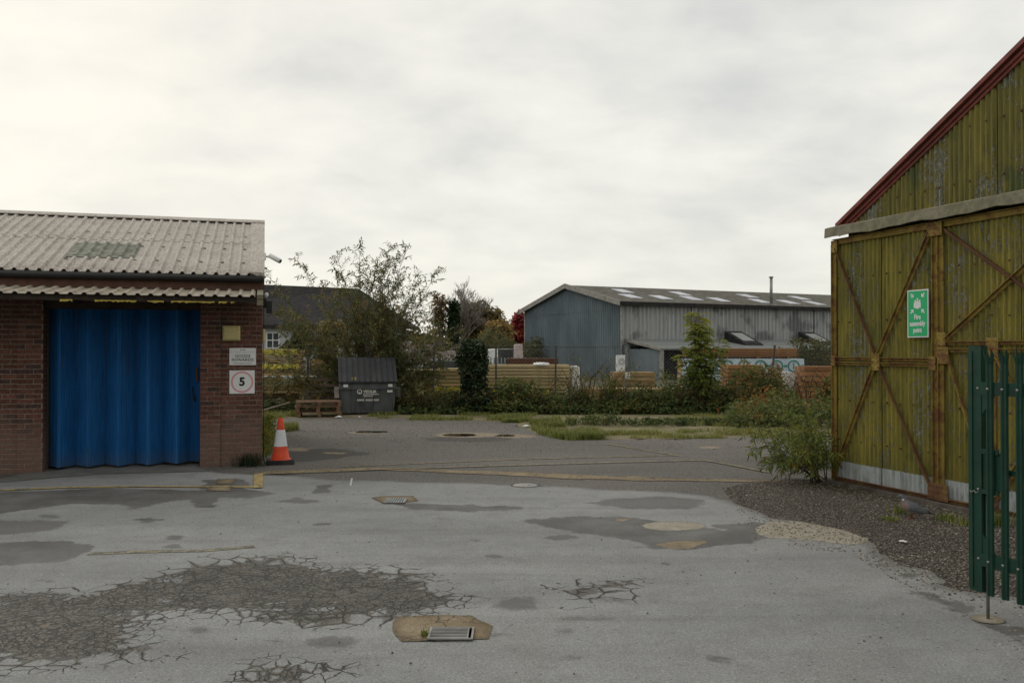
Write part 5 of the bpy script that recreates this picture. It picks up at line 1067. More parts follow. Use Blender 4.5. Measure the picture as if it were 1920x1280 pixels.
pack('timber_pack', 'timber pack under yellow plastic sheet left of the bin, carrying the topmost pack', 410, 558, 682, 704, 29.0, 'brown_pine', 4, wrap=('yellow_wrap', 0, 1, 0.75, 1.0), z0=0.76)
pack('timber_pack', 'lower timber pack hidden behind the long white-edged pack', 410, 560, 704, 760, 29.6, 'brown_pine', 6, z0=0.0, depth=0.5)
pack('timber_pack', 'topmost timber pack with yellow plastic hood left of the bin', 410, 556, 655, 682, 29.0, 'brown_pine', 4, wrap=('yellow_wrap', 0, 1, 0.62, 1.0), z0=1.39)
pack('timber_pack', 'short brown timber pack with red tag behind the bin', 581, 640, 673, 745, 30.5, 'brown_pine', 8, z0=0.0)
pack('timber_pack', 'short pale timber pack tight against the bin', 608, 660, 693, 765, 27.6, 'green_pine', 8, z0=0.0)
pack('timber_pack', 'timber pack directly right of the waste bin', 735, 815, 692, 722, 28.4, 'green_pine', 5, z0=0.69); pack('timber_pack', 'brown bottom timber pack right of the waste bin', 735, 806, 723, 775, 28.4, 'brown_pine', 6, z0=0.0)
pack('timber_pack', 'pale timber pack left of the ivy stump', 817, 905, 690, 727, 29.2, 'green_pine', 5, z0=0.58)
pack('timber_pack', 'yellow-wrapped timber pack at the foot of the ivy stump', 806, 905, 727, 770, 28.9, 'green_pine', 5, z0=0.0, wrap=('yellow_wrap', 0.0, 0.75, 0.15, 1.0), depth=1.0)
m = MB(); a = D(802, 712, 28.6); n = 8
for i in range(n): pass
pack('timber_pack', 'long pale green-treated timber pack right of the ivy stump', 895, 1068, 683, 730, 29.0, 'green_pine', 7, nd=8, depth=1.2, z0=0.53)
pack('timber_pack', 'yellow-wrapped timber pack under the long pale pack', 900, 1060, 731, 772, 29.0, 'green_pine', 4, z0=0.0, wrap=('yellow_wrap', 0.15, 0.8, 0.3, 1.0), depth=1.15)
pack('timber_pack', 'dark red hardwood boards behind the long pale pack', 950, 1046, 671, 705, 33.0, 'red_hardwood', 6, z0=0.0)
pack('timber_pack', 'brown sleeper pack in front of the grey lean-to', 1150, 1228, 697, 750, 31.5, 'brown_pine', 6, nd=4, z0=0.0)
pack('timber_pack', 'low timbers lying along the foot of the fence', 1090, 1295, 728, 770, 28.6, 'brown_pine', 4, z0=0.0)
pack('timber_pack', 'orange timber pack topmost on the blue-wrapped packs', 1290, 1495, 652, 671, 34.0, 'orange_pine', 4, z0=1.53)
e, L, hh = pack('wrapped_pack', 'pale blue wrapped pack with green ring print under the orange timber', 1280, 1506, 672, 702, 34.0, 'brown_pine', 4, z0=0.88, wrap=('blue_wrap', 0, 1, 0.0, 0.96))
def rings(e, L, z, r, n, y=-0.055):
    for i in range(n):
        x = -L / 2 + L * (i + 0.7) / (n + 0.3); m = MB(); q = 20; m.add([(x + rr * math.cos(6.2832 * k / q), y, z + rr * math.sin(6.2832 * k / q)) for rr in (r, r * 0.76) for k in range(q)], [(k, (k + 1) % q, q + (k + 1) % q, q + k) for k in range(q)]); m.box(x - 0.02, x + 0.02, y - 0.002, y, z - r * 0.5, z + r * 0.5); m.build('ring_print', 'wrap_print', e)
        m = MB(); m.box(x + r * 1.05, x + L / (n + 0.3) - r * 1.05, y - 0.002, y, z - 0.04, z + 0.04); m.build('band_print', 'wrap_print', e)
rings(e, L, 0.34, 0.24, 7)
e, L, hh = pack('wrapped_pack', 'lower pale blue wrapped pack under the ring-printed pack', 1280, 1506, 702, 745, 34.0, 'brown_pine', 4, z0=0.0, wrap=('blue_wrap', 0, 1, 0.3, 0.98)); rings(e, L, 0.62, 0.22, 7)
pack('timber_pack', 'short tan timber pack end-on in front of the blue-wrapped packs', 1365, 1430, 683, 760, 30.0, 'orange_pine', 9, nd=4, z0=0.0)
pack('timber_pack', 'orange timber pack next to the hangar edge', 1510, 1600, 686, 760, 30.0, 'orange_pine', 7, z0=0.0)
def lump(name, u0, u1, vt, vb, Y, mat, label, cat, z0=None, depth=0.9):
    a, b = D(u0, vb, Y), D(u1, vt, Y); m = MB(); n = 5; vs = []; zb = a.z if z0 is None else z0
    for k, z in ((0, zb), (1, (zb + b.z) / 2), (2, b.z)):
        for i in range(12):
            t = 6.2832 * i / 12; c1, s1 = math.cos(t), math.sin(t); sq = 1 / max(abs(c1), abs(s1)) * 0.92; r_ = (0.5 - 0.05 * (k == 2)) * sq * random.uniform(0.94, 1.03)
            vs.append(((a.x + b.x) / 2 + (b.x - a.x) * r_ * c1, Y + depth / 2 + depth * r_ * s1, z + random.uniform(-0.03, 0.03) * (k > 0)))
    vs.append(((a.x + b.x) / 2, Y + depth / 2, b.z + 0.03))
    m.add(vs, [(k * 12 + i, k * 12 + (i + 1) % 12, k * 12 + 12 + (i + 1) % 12, k * 12 + 12 + i) for k in range(2) for i in range(12)] + [(24 + i, 24 + (i + 1) % 12, 36) for i in range(12)]); return tag(m.build(name, mat), label, cat)
lump('plastic_bundle', 998, 1032, 681, 688, 28.9, 'white_wrap', 'crumpled white plastic lying on the long pale timber pack', 'plastic wrap', z0=1.34)
lump('plastic_bundle', 1068, 1090, 687, 740, 29.5, 'white_wrap', 'white wrapped bundle at the end of the long timber pack', 'plastic wrap', z0=0.0)
lump('plastic_bundle', 1425, 1500, 698, 760, 31.0, 'white_wrap', 'white wrapped bundle between the tan pack and the hangar edge', 'plastic wrap', z0=0.0); lump('plastic_bundle', 612, 626, 668, 690, 30.2, 'yellow_wrap', 'yellow plastic bundle on the pack behind the bin', 'plastic wrap', z0=1.0)
for u0, u1, vt, Y, lab in ((738, 768, 640, 44, 'tall pinkish pallet of blocks behind the buddleia'), (768, 812, 644, 45, 'pinkish pallet of blocks with torn wrap'), (815, 842, 657, 44, 'low pink pallet of blocks before the ivy tree'), (842, 868, 655, 46, 'low pinkish pallet of blocks by the ivy stump')):
    a, b = D(u0, 700, Y), D(u1, vt, Y); e = empty('block_pallet', ((a.x + b.x) / 2, Y, 0), 0, lab, 'block stack', 'pallets of blocks in the far yard'); w_ = b.x - a.x; nr = 5; hz_ = b.z / nr
    for j in range(nr):
        for k in range(3): MB().box(-w_ / 2 + w_ * k / 3 + 0.01, -w_ / 2 + w_ * (k + 1) / 3 - 0.01, random.uniform(0, 0.04), 1.0, j * hz_ + 0.006, (j + 1) * hz_ - 0.006 - (0.1 * random.random() if j == nr - 1 else 0)).build('block_row', 'pink_blocks', e)
for u0, u1, vt, Y, mt, lab in ((912, 935, 655, 46, 'white_wrap', 'white wrapped stack behind the galvanised palisade'), (930, 968, 654, 48, 'black_wrap', 'black wrapped stack under torn white plastic'), (962, 982, 646, 47, 'pink_blocks', 'pale stack with torn wrap beside the blue gable'), (600, 640, 676, 36, 'galv_far', 'grey steel crate stack behind the timber packs')): lump('wrapped_stack', u0, u1, vt, 700, Y, mt, lab, 'wrapped stack', z0=0.0, depth=1.2)
for u0, u1, lab in ((590, 905, 'galvanised palisade fence behind the timber packs by the bin'), (905, 1010, 'galvanised palisade fence in front of the blue gable')):
    a, b = D(u0, 690, 38), D(u1, 690, 38); e = empty('palisade_fence', (a.x, 38, 0), 0, lab, 'fence'); L = b.x - a.x; m = MB()
    for x in np.arange(0.05, L, 0.155): m.box(x - 0.032, x + 0.032, 0, 0.012, 0.05, 1.5 + 0.02 * random.random())
    m.build('pale', 'galv_far', e)['kind'] = 'stuff'
    for z in (0.4, 1.2): MB().box(0, L, 0.012, 0.05, z, z + 0.05).build('rail', 'galv_far', e)
    for x in np.arange(0, L, 2.7): MB().box(x, x + 0.08, 0.055, 0.14, 0, 1.5).build('post', 'galv_far', e)
# parked car glimpsed behind the fence
a = D(852, 690, 36.5); car = empty('parked_car', (a.x, 36.6, 0), R(8), 'dark parked car glimpsed between palisade and ivy stump', 'car')
m = MB(); m.add([(x, y, z) for y in (-0.85, 0.85) for x, z in ((-2.0, 0.35), (2.0, 0.35), (2.05, 0.75), (1.2, 0.9), (0.55, 1.38), (-1.0, 1.42), (-1.75, 0.95), (-2.05, 0.85))], [tuple(range(8)), tuple(range(15, 7, -1))] + [(k, k + 8, (k + 1) % 8 + 8, (k + 1) % 8) for k in range(8)]); m.build('body', 'bin_steel', car, fixn=True)
m = MB(); m.add([(x, -0.86, z) for x, z in ((-1.45, 0.98), (0.75, 0.95), (0.45, 1.32), (-0.95, 1.35))], [(0, 1, 2, 3)]); m.build('window', 'glass', car)
for x in (-1.25, 1.25):
    for y in (-0.86, 0.70): m = MB(); m.tube([(x, y, 0.31), (x, y + 0.16, 0.31)], 0.31, 16); m.build('wheel', 'rubber', car)

# chain-link fence
FY = 26.75; fx0, fx1 = -9.5, 11.5
fence = empty('chain_link_fence', (0, FY, 0), 0, 'rusty chain-link fence on thin posts along the overgrown yard edge', 'fence')
m = MB(); st = 0.11; th = 0.0032
for sg in (1, -1):
    for x in np.arange(fx0 - 1.9, fx1 + 1.9, st):
        a, b = (x, 0.15), (x + sg * 1.72, 1.87)
        t0, t1 = 0.0, 1.0
        lo, hi = sorted((a[0], b[0]))
        if hi < fx0 or lo > fx1: continue
        m.add([(a[0] - th, sg * 0.004, a[1]), (a[0] + th, sg * 0.004, a[1]), (b[0] + th, sg * 0.004, b[1]), (b[0] - th, sg * 0.004, b[1]), (a[0], sg * 0.004 + 0.005, a[1]), (b[0], sg * 0.004 + 0.005, b[1])], [(0, 1, 2, 3), (1, 4, 5, 2), (4, 0, 3, 5)])
m.build('chain_link', 'wire', fence)['kind'] = 'stuff'
for z in (0.2, 1.0, 1.87, 2.0): m = MB(); m.tube([(x, 0, z + 0.008 * math.sin(x * 1.7)) for x in np.arange(fx0, fx1 + 0.1, 1.0)], 0.004, 4); m.build('line_wire', 'wire', fence)
for u, lean, ht, mt in ((577, 0, 2.05, 'post_grey'), (440, 0, 2.05, 'post_grey'), (740, 0.02, 2.05, 'post_grey'), (813, 0.0, 2.4, 'post_grey'), (930, 0.0, 2.0, 'post_steel'), (1040, 0.02, 2.0, 'post_steel'), (1173, 0.01, 2.0, 'post_grey'), (1440, 0.10, 2.0, 'post_steel'), (1600, 0, 2.0, 'post_grey')):
    x = D(u, 700, FY).x; m = MB(); m.bar((x - 0.0, 0.02, -0.1), (x + lean * 2.2, 0.02, ht), 0.055, 0.055, up=(0, 1, 0)); m.build('post', mt, fence)
p = D(1177, 692 + 12, FY - 0.03); o = MB().box(-0.07, 0.07, -0.01, 0.01, -0.10, 0.10).build('fence_notice', 'white_plastic', None, (p.x, p.y, p.z)); tag(o, 'small white notice on the fence before the lean-to', 'sign')
for u, vt, Y, lab in ((740, 593, 60, 'thin grey pole rising behind the buddleia'), (813, 578, 62, 'taller thin grey pole left of the ivy tree')):
    a = D(u, 700, Y); m = MB(); m.tube([(0, 0, 0), (0, 0, D(u, vt, Y).z)], [0.07, 0.045], 8); o = m.build('lamp_pole', 'post_grey', None, (a.x, Y, 0)); tag(o, lab, 'pole')

# ================================================================== GREY WAREHOUSE
wc = D(1166, 566, 57.0); WA = math.atan2(0.44, 0.90)
shed = empty('warehouse', (wc.x, 57.0, 0), WA, 'blue and grey corrugated warehouse with skylit roof beyond the timber yard', 'building')
WM = Matrix.Translation((wc.x, 57.0, 0)) @ Matrix.Rotation(WA, 4, 'Z'); WL, WW, WE, WR = 34.0, 13.8, 5.0, 6.50
def wcorr(m, p0, p1, zb, zt, pitch, amp, nrm):
    p0 = Vector((*p0, 0)); p1 = Vector((*p1, 0)); L = (p1 - p0).length; N = int(L / pitch * 4); vs = []
    for i in range(N + 1):
        t = i / N; q = p0.lerp(p1, t) + Vector((*nrm, 0)) * (amp * (1 if i % 4 in (0, 1) else -1)); vs += [(q.x, q.y, zb(t) if callable(zb) else zb), (q.x, q.y, zt(t) if callable(zt) else zt)]
    m.add(vs, [(2 * i, 2 * i + 2, 2 * i + 3, 2 * i + 1) for i in range(N)])
gz_ = lambda t: WE + (WR - WE) * (1 - abs(2 * t - 1))
for z0, z1, off in ((0, 2.1, 0.0), (2.06, 4.55, 0.03)):
    m = MB(); wcorr(m, (-off, WW), (-off, 0), z0, z1, 0.28, 0.045, (-1, 0)); m.build('gable_cladding', 'shed_blue', shed)
m = MB(); wcorr(m, (-0.06, WW), (-0.06, 0), 4.51, gz_, 0.28, 0.045, (-1, 0)); m.build('gable_cladding', 'shed_blue', shed)
for i in range(6):
    x0 = WL * i / 6; x1 = WL * (i + 1) / 6; m = MB(); wcorr(m, (x0, -0.02 * (i % 2)), (x1 + 0.05, -0.02 * (i % 2)), 2.2, WE, 0.34, 0.055, (0, -1)); m.build('side_cladding', 'shed_grey', shed)
m = MB(); wcorr(m, (0, 0.05), (WL, 0.05), 0, 2.25, 0.26, 0.02, (0, -1)); m.build('side_cladding', 'shed_blue', shed)
m = MB(); m.box(WL - 0.1, WL, 0, WW, 0, WE); m.box(0, WL, WW - 0.1, WW, 0, WE); m.build('rear_wall', 'shed_grey', shed)
m = MB()
for y0, y1 in ((-0.4, WW / 2), (WW + 0.4, WW / 2)):
    N = int((WL + 0.6) / 0.2) * 2; zz = lambda y: WE + 0.05 + (WR - WE) * (1 - abs(2 * y / WW - 1)); vs = []
    for i in range(N + 1): x = -0.35 + (WL + 0.7) * i / N; dz = 0.03 * (i % 2); vs += [(x, y0, zz(y0) + dz), (x, y1, zz(y1) + dz)]
    m.add(vs, [(2 * i, 2 * i + 2, 2 * i + 3, 2 * i + 1) if y0 < 1 else (2 * i + 1, 2 * i + 3, 2 * i + 2, 2 * i) for i in range(N)])
m.build('roof', 'shed_roof', shed); sroof = [c for c in shed.children if c.name.startswith('roof')][0]
m = MB()
for y0, y1 in ((-0.42, WW / 2), (WW + 0.42, WW / 2)): m.bar((-0.40, y0, zz(y0) - 0.05), (-0.40, y1, zz(y1) - 0.05), 0.10, 0.34)
m.build('barge_board', 'shed_trim', shed); m = MB(); m.box(-0.4, WL + 0.35, -0.46, -0.38, WE - 0.22, WE + 0.02); m.build('eaves_gutter', 'slate', shed); m = MB(); m.tube([(-0.12, -0.12, 0), (-0.12, -0.12, WE - 0.15)], 0.06, 6); m.tube([(-0.12, WW + 0.1, 0), (-0.12, WW + 0.1, WE)], 0.06, 6); m.build('downpipe', 'shed_trim', shed)
m = MB(); m.box(-0.42, -0.30, WW + 0.2, WW + 0.8, WE - 0.3, WE - 0.02); m.build('gutter_end', 'weathered_board', shed)
inv = WM.inverted(); tp = (WR - WE) / (WW / 2)
for zx, zy in ((255, 175), (308, 212), (523, 220), (660, 193), (738, 226), (932, 236), (1135, 210), (1222, 246), (1420, 253), (1500, 224), (1605, 260)):
    u, v = 1100 + zx / 3.764, 500 + zy / 3.764; o_ = inv @ Vector((0, 0, CAMH)); d_ = inv.to_3x3() @ ray(u, v); t = (WE + 0.05 + tp * o_.y - o_.z) / (d_.z - tp * d_.y); q = o_ + d_ * t
    q.y = min(max(q.y, 0.9), WW / 2 - 1.1); m = MB(); zq = lambda y: WE + 0.115 + tp * y
    m.add([(x, y, zq(y) - (0.04 if k else 0)) for k in (0, 1) for x, y in ((q.x - 0.5, q.y - 0.8), (q.x + 0.5, q.y - 0.8), (q.x + 0.5, q.y + 0.8), (q.x - 0.5, q.y + 0.8))], [(0, 1, 2, 3), (0, 4, 5, 1), (1, 5, 6, 2), (2, 6, 7, 3), (3, 7, 4, 0)]); m.build('roof_light', 'shed_rooflight', sroof)
u, v = 1446, 572; o_ = inv @ Vector((0, 0, CAMH)); d_ = inv.to_3x3() @ ray(u, v); t = (WE + 0.05 + tp * o_.y - o_.z) / (d_.z - tp * d_.y); q = o_ + d_ * t
m = MB(); m.tube([(q.x, q.y, q.z - 0.1), (q.x, q.y, q.z + 2.0)], 0.11, 10); m.tube([(q.x, q.y, q.z + 2.0), (q.x, q.y, q.z + 2.08)], 0.17, 10); m.box(q.x - 0.3, q.x + 0.3, q.y - 0.3, q.y + 0.3, q.z - 0.05, q.z + 0.10); m.build('flue', 'steel', shed)
# lean-to along the side, roof windows and air conditioner
m = MB(); m.add([(0.3, -0.03, 2.55), (WL - 6, -0.03, 2.55), (WL - 6, -4.0, 1.95), (0.3, -4.0, 1.95), (0.3, -0.03, 2.45), (WL - 6, -0.03, 2.45), (WL - 6, -4.0, 1.85), (0.3, -4.0, 1.85)], [(0, 3, 2, 1), (4, 5, 6, 7), (0, 4, 7, 3), (2, 3, 7, 6)]); m.build('lean_to_roof', 'lean_roof', shed, fixn=True)
m = MB(); m.bar((0.25, 0.0, 2.5), (0.25, -4.0, 1.9), 0.08, 0.2); m.box(0.3, 0.5, -3.95, -3.75, 0, 1.84); m.box(0.3, 0.5, -0.2, -0.1, 0, 2.4); m.build('lean_to_frame', 'shed_trim', shed); m = MB(); m.box(0.4, 0.45, -3.72, -0.22, 0, 1.9); m.build('lean_to_wall', 'shed_blue', shed)
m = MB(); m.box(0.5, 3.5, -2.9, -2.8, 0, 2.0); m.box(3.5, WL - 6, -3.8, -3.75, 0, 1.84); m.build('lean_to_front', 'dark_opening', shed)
for zx in (1100, 1620):
    u, v = 1100 + zx / 3.764, 648; o_ = inv @ Vector((0, 0, CAMH)); d_ = inv.to_3x3() @ ray(u, v); t = (-1.6 - o_.y) / d_.y; q = o_ + d_ * t; f = MB()
    f.add([(q.x - 0.75, -2.9, 2.05), (q.x + 0.75, -2.9, 2.05), (q.x + 0.75, -0.6, 2.4), (q.x - 0.75, -0.6, 2.4), (q.x - 0.75, -2.75, 2.25), (q.x + 0.75, -2.75, 2.25), (q.x + 0.75, -0.6, 3.15), (q.x - 0.75, -0.6, 3.15)], [(0, 1, 5, 4), (1, 2, 6, 5), (2, 3, 7, 6), (3, 0, 4, 7), (4, 5, 6, 7)]); w_ = f.build('roof_window', 'slate', shed, fixn=True)
    g_ = MB(); g_.add([(q.x - 0.5, -2.3, 2.461), (q.x + 0.5, -2.3, 2.461), (q.x + 0.5, -0.95, 3.026), (q.x - 0.5, -0.95, 3.026)], [(0, 1, 2, 3)]); g_.build('pane', 'skylight_glass', w_)
a = D(1166, 704, 52.0); ac = empty('air_conditioner', (a.x, 52.0, 0.55), 0.2, 'white air conditioning unit standing by the warehouse corner', 'air conditioner')
MB().box(-0.27, 0.27, 0, 0.35, 0.0, 0.98, ch=0.02).build('casing', 'white_plastic', ac); m = MB()
for r in (0.21, 0.15, 0.09): n = 20; m.add([(rr * math.cos(6.2832 * k / n), -0.006, 0.58 + rr * math.sin(6.2832 * k / n)) for rr in (r, r - 0.025) for k in range(n)], [(k, (k + 1) % n, n + (k + 1) % n, n + k) for k in range(n)])
m.build('fan_grille', 'post_grey', ac); MB().box(-0.3, 0.3, 0.02, 0.33, -0.55, -0.002).build('stand', 'shed_trim', ac)

# ================================================================== FAR HOUSE with the dark roof
hc = D(735, 600, 52); house = empty('dark_roofed_house', (D(495, 640, 52).x, 52, 0), 0.0, 'white walled house with a big dark roof behind the buddleia', 'house')
x0, x1 = -14.0, D(752, 640, 52).x - D(495, 640, 52).x; ze = D(500, 608, 52).z; zr = D(560, 528, 56).z
xr = D(672, 545, 56).x - D(495, 640, 52).x
m = MB(); m.add([(x0, -0.5, ze), (x1 + 0.2, -0.5, ze - 0.05), (x1 + 0.2, 8.5, ze), (x0, 8.5, ze), (x0, 4, zr + 0.35), (xr, 4, zr - 0.45), (x0, -0.5, ze - 0.2), (x1 + 0.2, -0.5, ze - 0.25), (x1 + 0.2, 8.5, ze - 0.2)], [(0, 1, 5, 4), (1, 2, 5), (2, 3, 4, 5), (0, 6, 7, 1), (1, 7, 8, 2)]); m.build('roof', 'slate', house)
m = MB(); m.box(x0, x1 - 0.3, 0.0, 8.0, 0, ze - 0.21); m.build('wall', 'white_render', house)
for u in (512,):
    px = D(u, 620, 52).x - D(495, 640, 52).x; f = MB().box(px - 0.4, px + 0.4, -0.05, -0.004, 1.95, 2.9).build('window', 'white_plastic', house)
    for a, b, c_, d_ in ((-0.33, -0.03, 2.0, 2.4), (0.03, 0.33, 2.0, 2.4), (-0.33, -0.03, 2.46, 2.84), (0.03, 0.33, 2.46, 2.84)): MB().box(px + a, px + b, -0.058, -0.051, c_, d_).build('pane', 'glass', f)

# ================================================================== PLANTS
def curve_stem(p, d, L, droop, n=7, wob=0.06):
    p = Vector(p); d = Vector(d).normalized(); P = [p.copy()]
    for i in range(n):
        d = (d + Vector((random.gauss(0, wob), random.gauss(0, wob), random.gauss(0, wob) - droop * (i + 1) / n))).normalized(); p = p + d * (L / n); P.append(p.copy())
    return P
def shrub(name, label, base, stems, mat, leafL, leafW, shoot, shoot_gap, leaf_gap, rad0, tint, tv, parent_cat='shrub', seed_heads=0.5, twig='twig', lowfrac=0.2, minz=0.12, clear=None):
    e = empty(name, base, 0, label, parent_cat); wood = MB(); LV = Leaves(); heads = MB()
    for (d, L, droop, bo) in stems:
        P = curve_stem(bo, d, L, droop); n = len(P); wood.tube(P, [rad0 * (1 - 0.85 * i / (n - 1)) for i in range(n)], 5)
        s_ = L * lowfrac
        while s_ < L * 0.98:
            f = s_ / L * (n - 1); i = min(int(f), n - 2); q = P[i].lerp(P[i + 1], f - i); t = (P[i + 1] - P[i]).normalized()
            ax = Vector((random.gauss(0, 1), random.gauss(0, 1), random.gauss(0, 0.6))).normalized(); sd = (ax - t * ax.dot(t)).normalized()
            sl = shoot * random.uniform(0.5, 1.2) * (1.1 - 0.5 * s_ / L); Q = curve_stem(q, t * 0.75 + sd * 0.8 + Vector((0, 0, 0.25)), sl, droop * 1.1 + 0.08, 5); wood.tube(Q, [rad0 * 0.28] * 5 + [rad0 * 0.1], 4, False)
            lp = []; ld = []
            k = leaf_gap
            while k < sl:
                ff = k / sl * 5; ii = min(int(ff), 4); c = Q[ii].lerp(Q[ii + 1], ff - ii); tt = (Q[ii + 1] - Q[ii]).normalized(); a2 = Vector((random.gauss(0, 1), random.gauss(0, 1), random.gauss(0, 1))); s2 = a2.cross(tt).normalized()
                for sg in (1, -1): lp.append(c); ld.append(s2 * sg * 0.9 + tt * 0.6 + Vector((0, 0, -0.25)))
                k += leaf_gap * random.uniform(0.7, 1.4)
            if lp:
                lp = np.array([tuple(x_) for x_ in lp]); ld = np.array([tuple(x_) for x_ in ld]); ok = lp[:, 2] > minz
                if clear is not None: ok &= clear(lp)
                lp, ld = lp[ok], ld[ok]
                if len(lp): nr = rng.normal(size=lp.shape) * 0.5 + np.array([0, 0, 1.0]); ll = leafL * (0.55 + 0.7 * rng.random(len(lp))); LV.add(lp, ld, nr, ll, ll * leafW, np.clip(tint + random.gauss(0, tv) + rng.normal(size=len(lp)) * tv * 0.7, 0, 1), 0.5)
            if random.random() < seed_heads: heads.tube([Q[-1], Q[-1] + (Q[-1] - Q[-2]).normalized() * 0.06 * shoot / 0.5 + Vector((0, 0, -0.01)), Q[-1] + (Q[-1] - Q[-2]).normalized() * 0.13 * shoot / 0.5 + Vector((0, 0, -0.05 * shoot))], [0.012 * shoot, 0.022 * shoot, 0.005 * shoot], 5)
            s_ += shoot_gap * random.uniform(0.6, 1.4)
    wood.build('branches', twig, e); LV.build('foliage', mat, e)
    if heads.v: heads.build('seed_heads', 'seed_head', e)['kind'] = 'stuff'
    return e
# big buddleia behind the bin
b = D(688, 772, 26.0); st_ = []
for i in range(58):
    a = random.uniform(0, 6.283); tilt = 2 + 60 * random.random() ** 0.75; L = random.uniform(3.5, 5.3) * (1 - tilt / 230)
    st_.append(((math.sin(R(tilt)) * math.cos(a) * (0.72 if math.cos(a) > 0 else 1.0), math.sin(R(tilt)) * (abs(math.sin(a)) * 0.6 if random.random() < 0.75 else -0.12), math.cos(R(tilt))), L, 0.05 + tilt / 600, (random.gauss(0, 0.22), random.gauss(0, 0.12), 0.0)))
for tx, tl in ((-0.50, 5.6), (-0.42, 5.5), (-0.30, 5.3), (0.22, 5.2), (0.28, 4.8), (-0.66, 3.9), (-0.12, 5.2), (0.1, 5.2), (0.2, 5.2)): st_.append(((tx, random.uniform(-0.1, 0.15), 0.85), tl, 0.14, (random.gauss(0, 0.2), 0, 0)))
shrub('buddleia_bush', 'tall sprawling buddleia with sparse arching tops behind the waste bin', (b.x - 0.1, 26.4, 0), st_, 'buddleia_leaf', 0.135, 0.30, 0.66, 0.12, 0.055, 0.020, 0.46, 0.22, seed_heads=0.3, lowfrac=0.32)
# smaller bushes flanking it
for u, Y, h, n, lab in ((592, 27.4, 1.9, 4, 'low buddleia shoots through the fence left of the bin'), (766, 26.4, 2.1, 18, 'rounded buddleia between the bin and the timber packs'), (765, 25.4, 1.2, 8, 'low scrub at the right side of the waste bin')):
    b = D(u, 770, Y); q = [((random.gauss(0, 0.42), random.gauss(0, 0.25), 1), h * random.uniform(0.6, 1.05), 0.16, (random.gauss(0, 0.25), random.gauss(0, 0.15), 0)) for _ in range(n)]
    shrub('buddleia_bush', lab, (b.x, Y, 0), q, 'buddleia_leaf', 0.15, 0.30, 0.5, 0.13, 0.06, 0.014, 0.42, 0.2, seed_heads=0.3)
# buddleia at the hangar corner
b = Vector((4.36, 12.22, 0)); st_ = []
for i in range(15):
    tx = random.uniform(-1.25, 0.05); ty = random.uniform(-0.75, 0.55); st_.append(((tx, ty, random.uniform(0.45, 1.5)), random.uniform(0.7, 1.35), 0.20, (random.gauss(-0.05, 0.06), random.gauss(0, 0.06), 0)))
inH = lambda p: (((p[:, 0] + b.x - 4.5) * 0.944 + (p[:, 1] + b.y - 12.1) * 0.329) < -0.05) | ((p[:, 0] + b.x - 4.5) * 0.329 - (p[:, 1] + b.y - 12.1) * 0.944 < -0.08)
shrub('corner_buddleia', 'bright green buddleia growing at the foot of the hangar corner', b, st_, 'fresh_leaf', 0.135, 0.22, 0.40, 0.10, 0.045, 0.009, 0.42, 0.2, seed_heads=0.4, minz=0.04, clear=inH)
b = Vector((5.0, 14.6, 0)); st_ = [((random.gauss(-0.25, 0.5), random.gauss(0, 0.35), 1), random.uniform(0.6, 1.45), 0.22, (random.gauss(0, 0.4), random.gauss(0, 0.35), 0)) for _ in range(15)]
shrub('corner_buddleia', 'taller yellowing buddleia behind the hangar corner', b, st_, 'fresh_leaf', 0.105, 0.24, 0.36, 0.10, 0.045, 0.010, 0.42, 0.2, seed_heads=0.5, minz=0.05)
# ivy-clad stump
b = D(886, 766, 25.6); e = empty('ivy_stump', (b.x, 25.6, 0), 0, 'dead stump thickly clad in dark ivy between timber packs', 'ivy'); m = MB(); m.tube([(0, 0, 0), (0.03, 0, 0.8), (-0.02, 0, 1.85)], [0.2, 0.16, 0.12], 8); m.build('trunk', 'bark', e)
LV = Leaves(); c = []
for i in range(170):
    z = random.uniform(0.08, 2.05); rr = 0.36 * (1.0 - 0.25 * abs(z - 1.2)) + 0.05 * math.sin(z * 5); rr = rr + (0.22 if z < 0.5 else 0); a = random.uniform(0, 6.28); rr *= 0.55 if z > 1.95 else random.uniform(0.7, 1.08); c.append((rr * math.cos(a) + 0.05 * math.sin(z * 2.2), rr * math.sin(a), z))
clump_leaves(LV, c, 0.16, 46, 0.085, 0.42, 0.3, 1.0, 0.35, 0.8); LV.build('ivy', 'ivy_leaf', e)
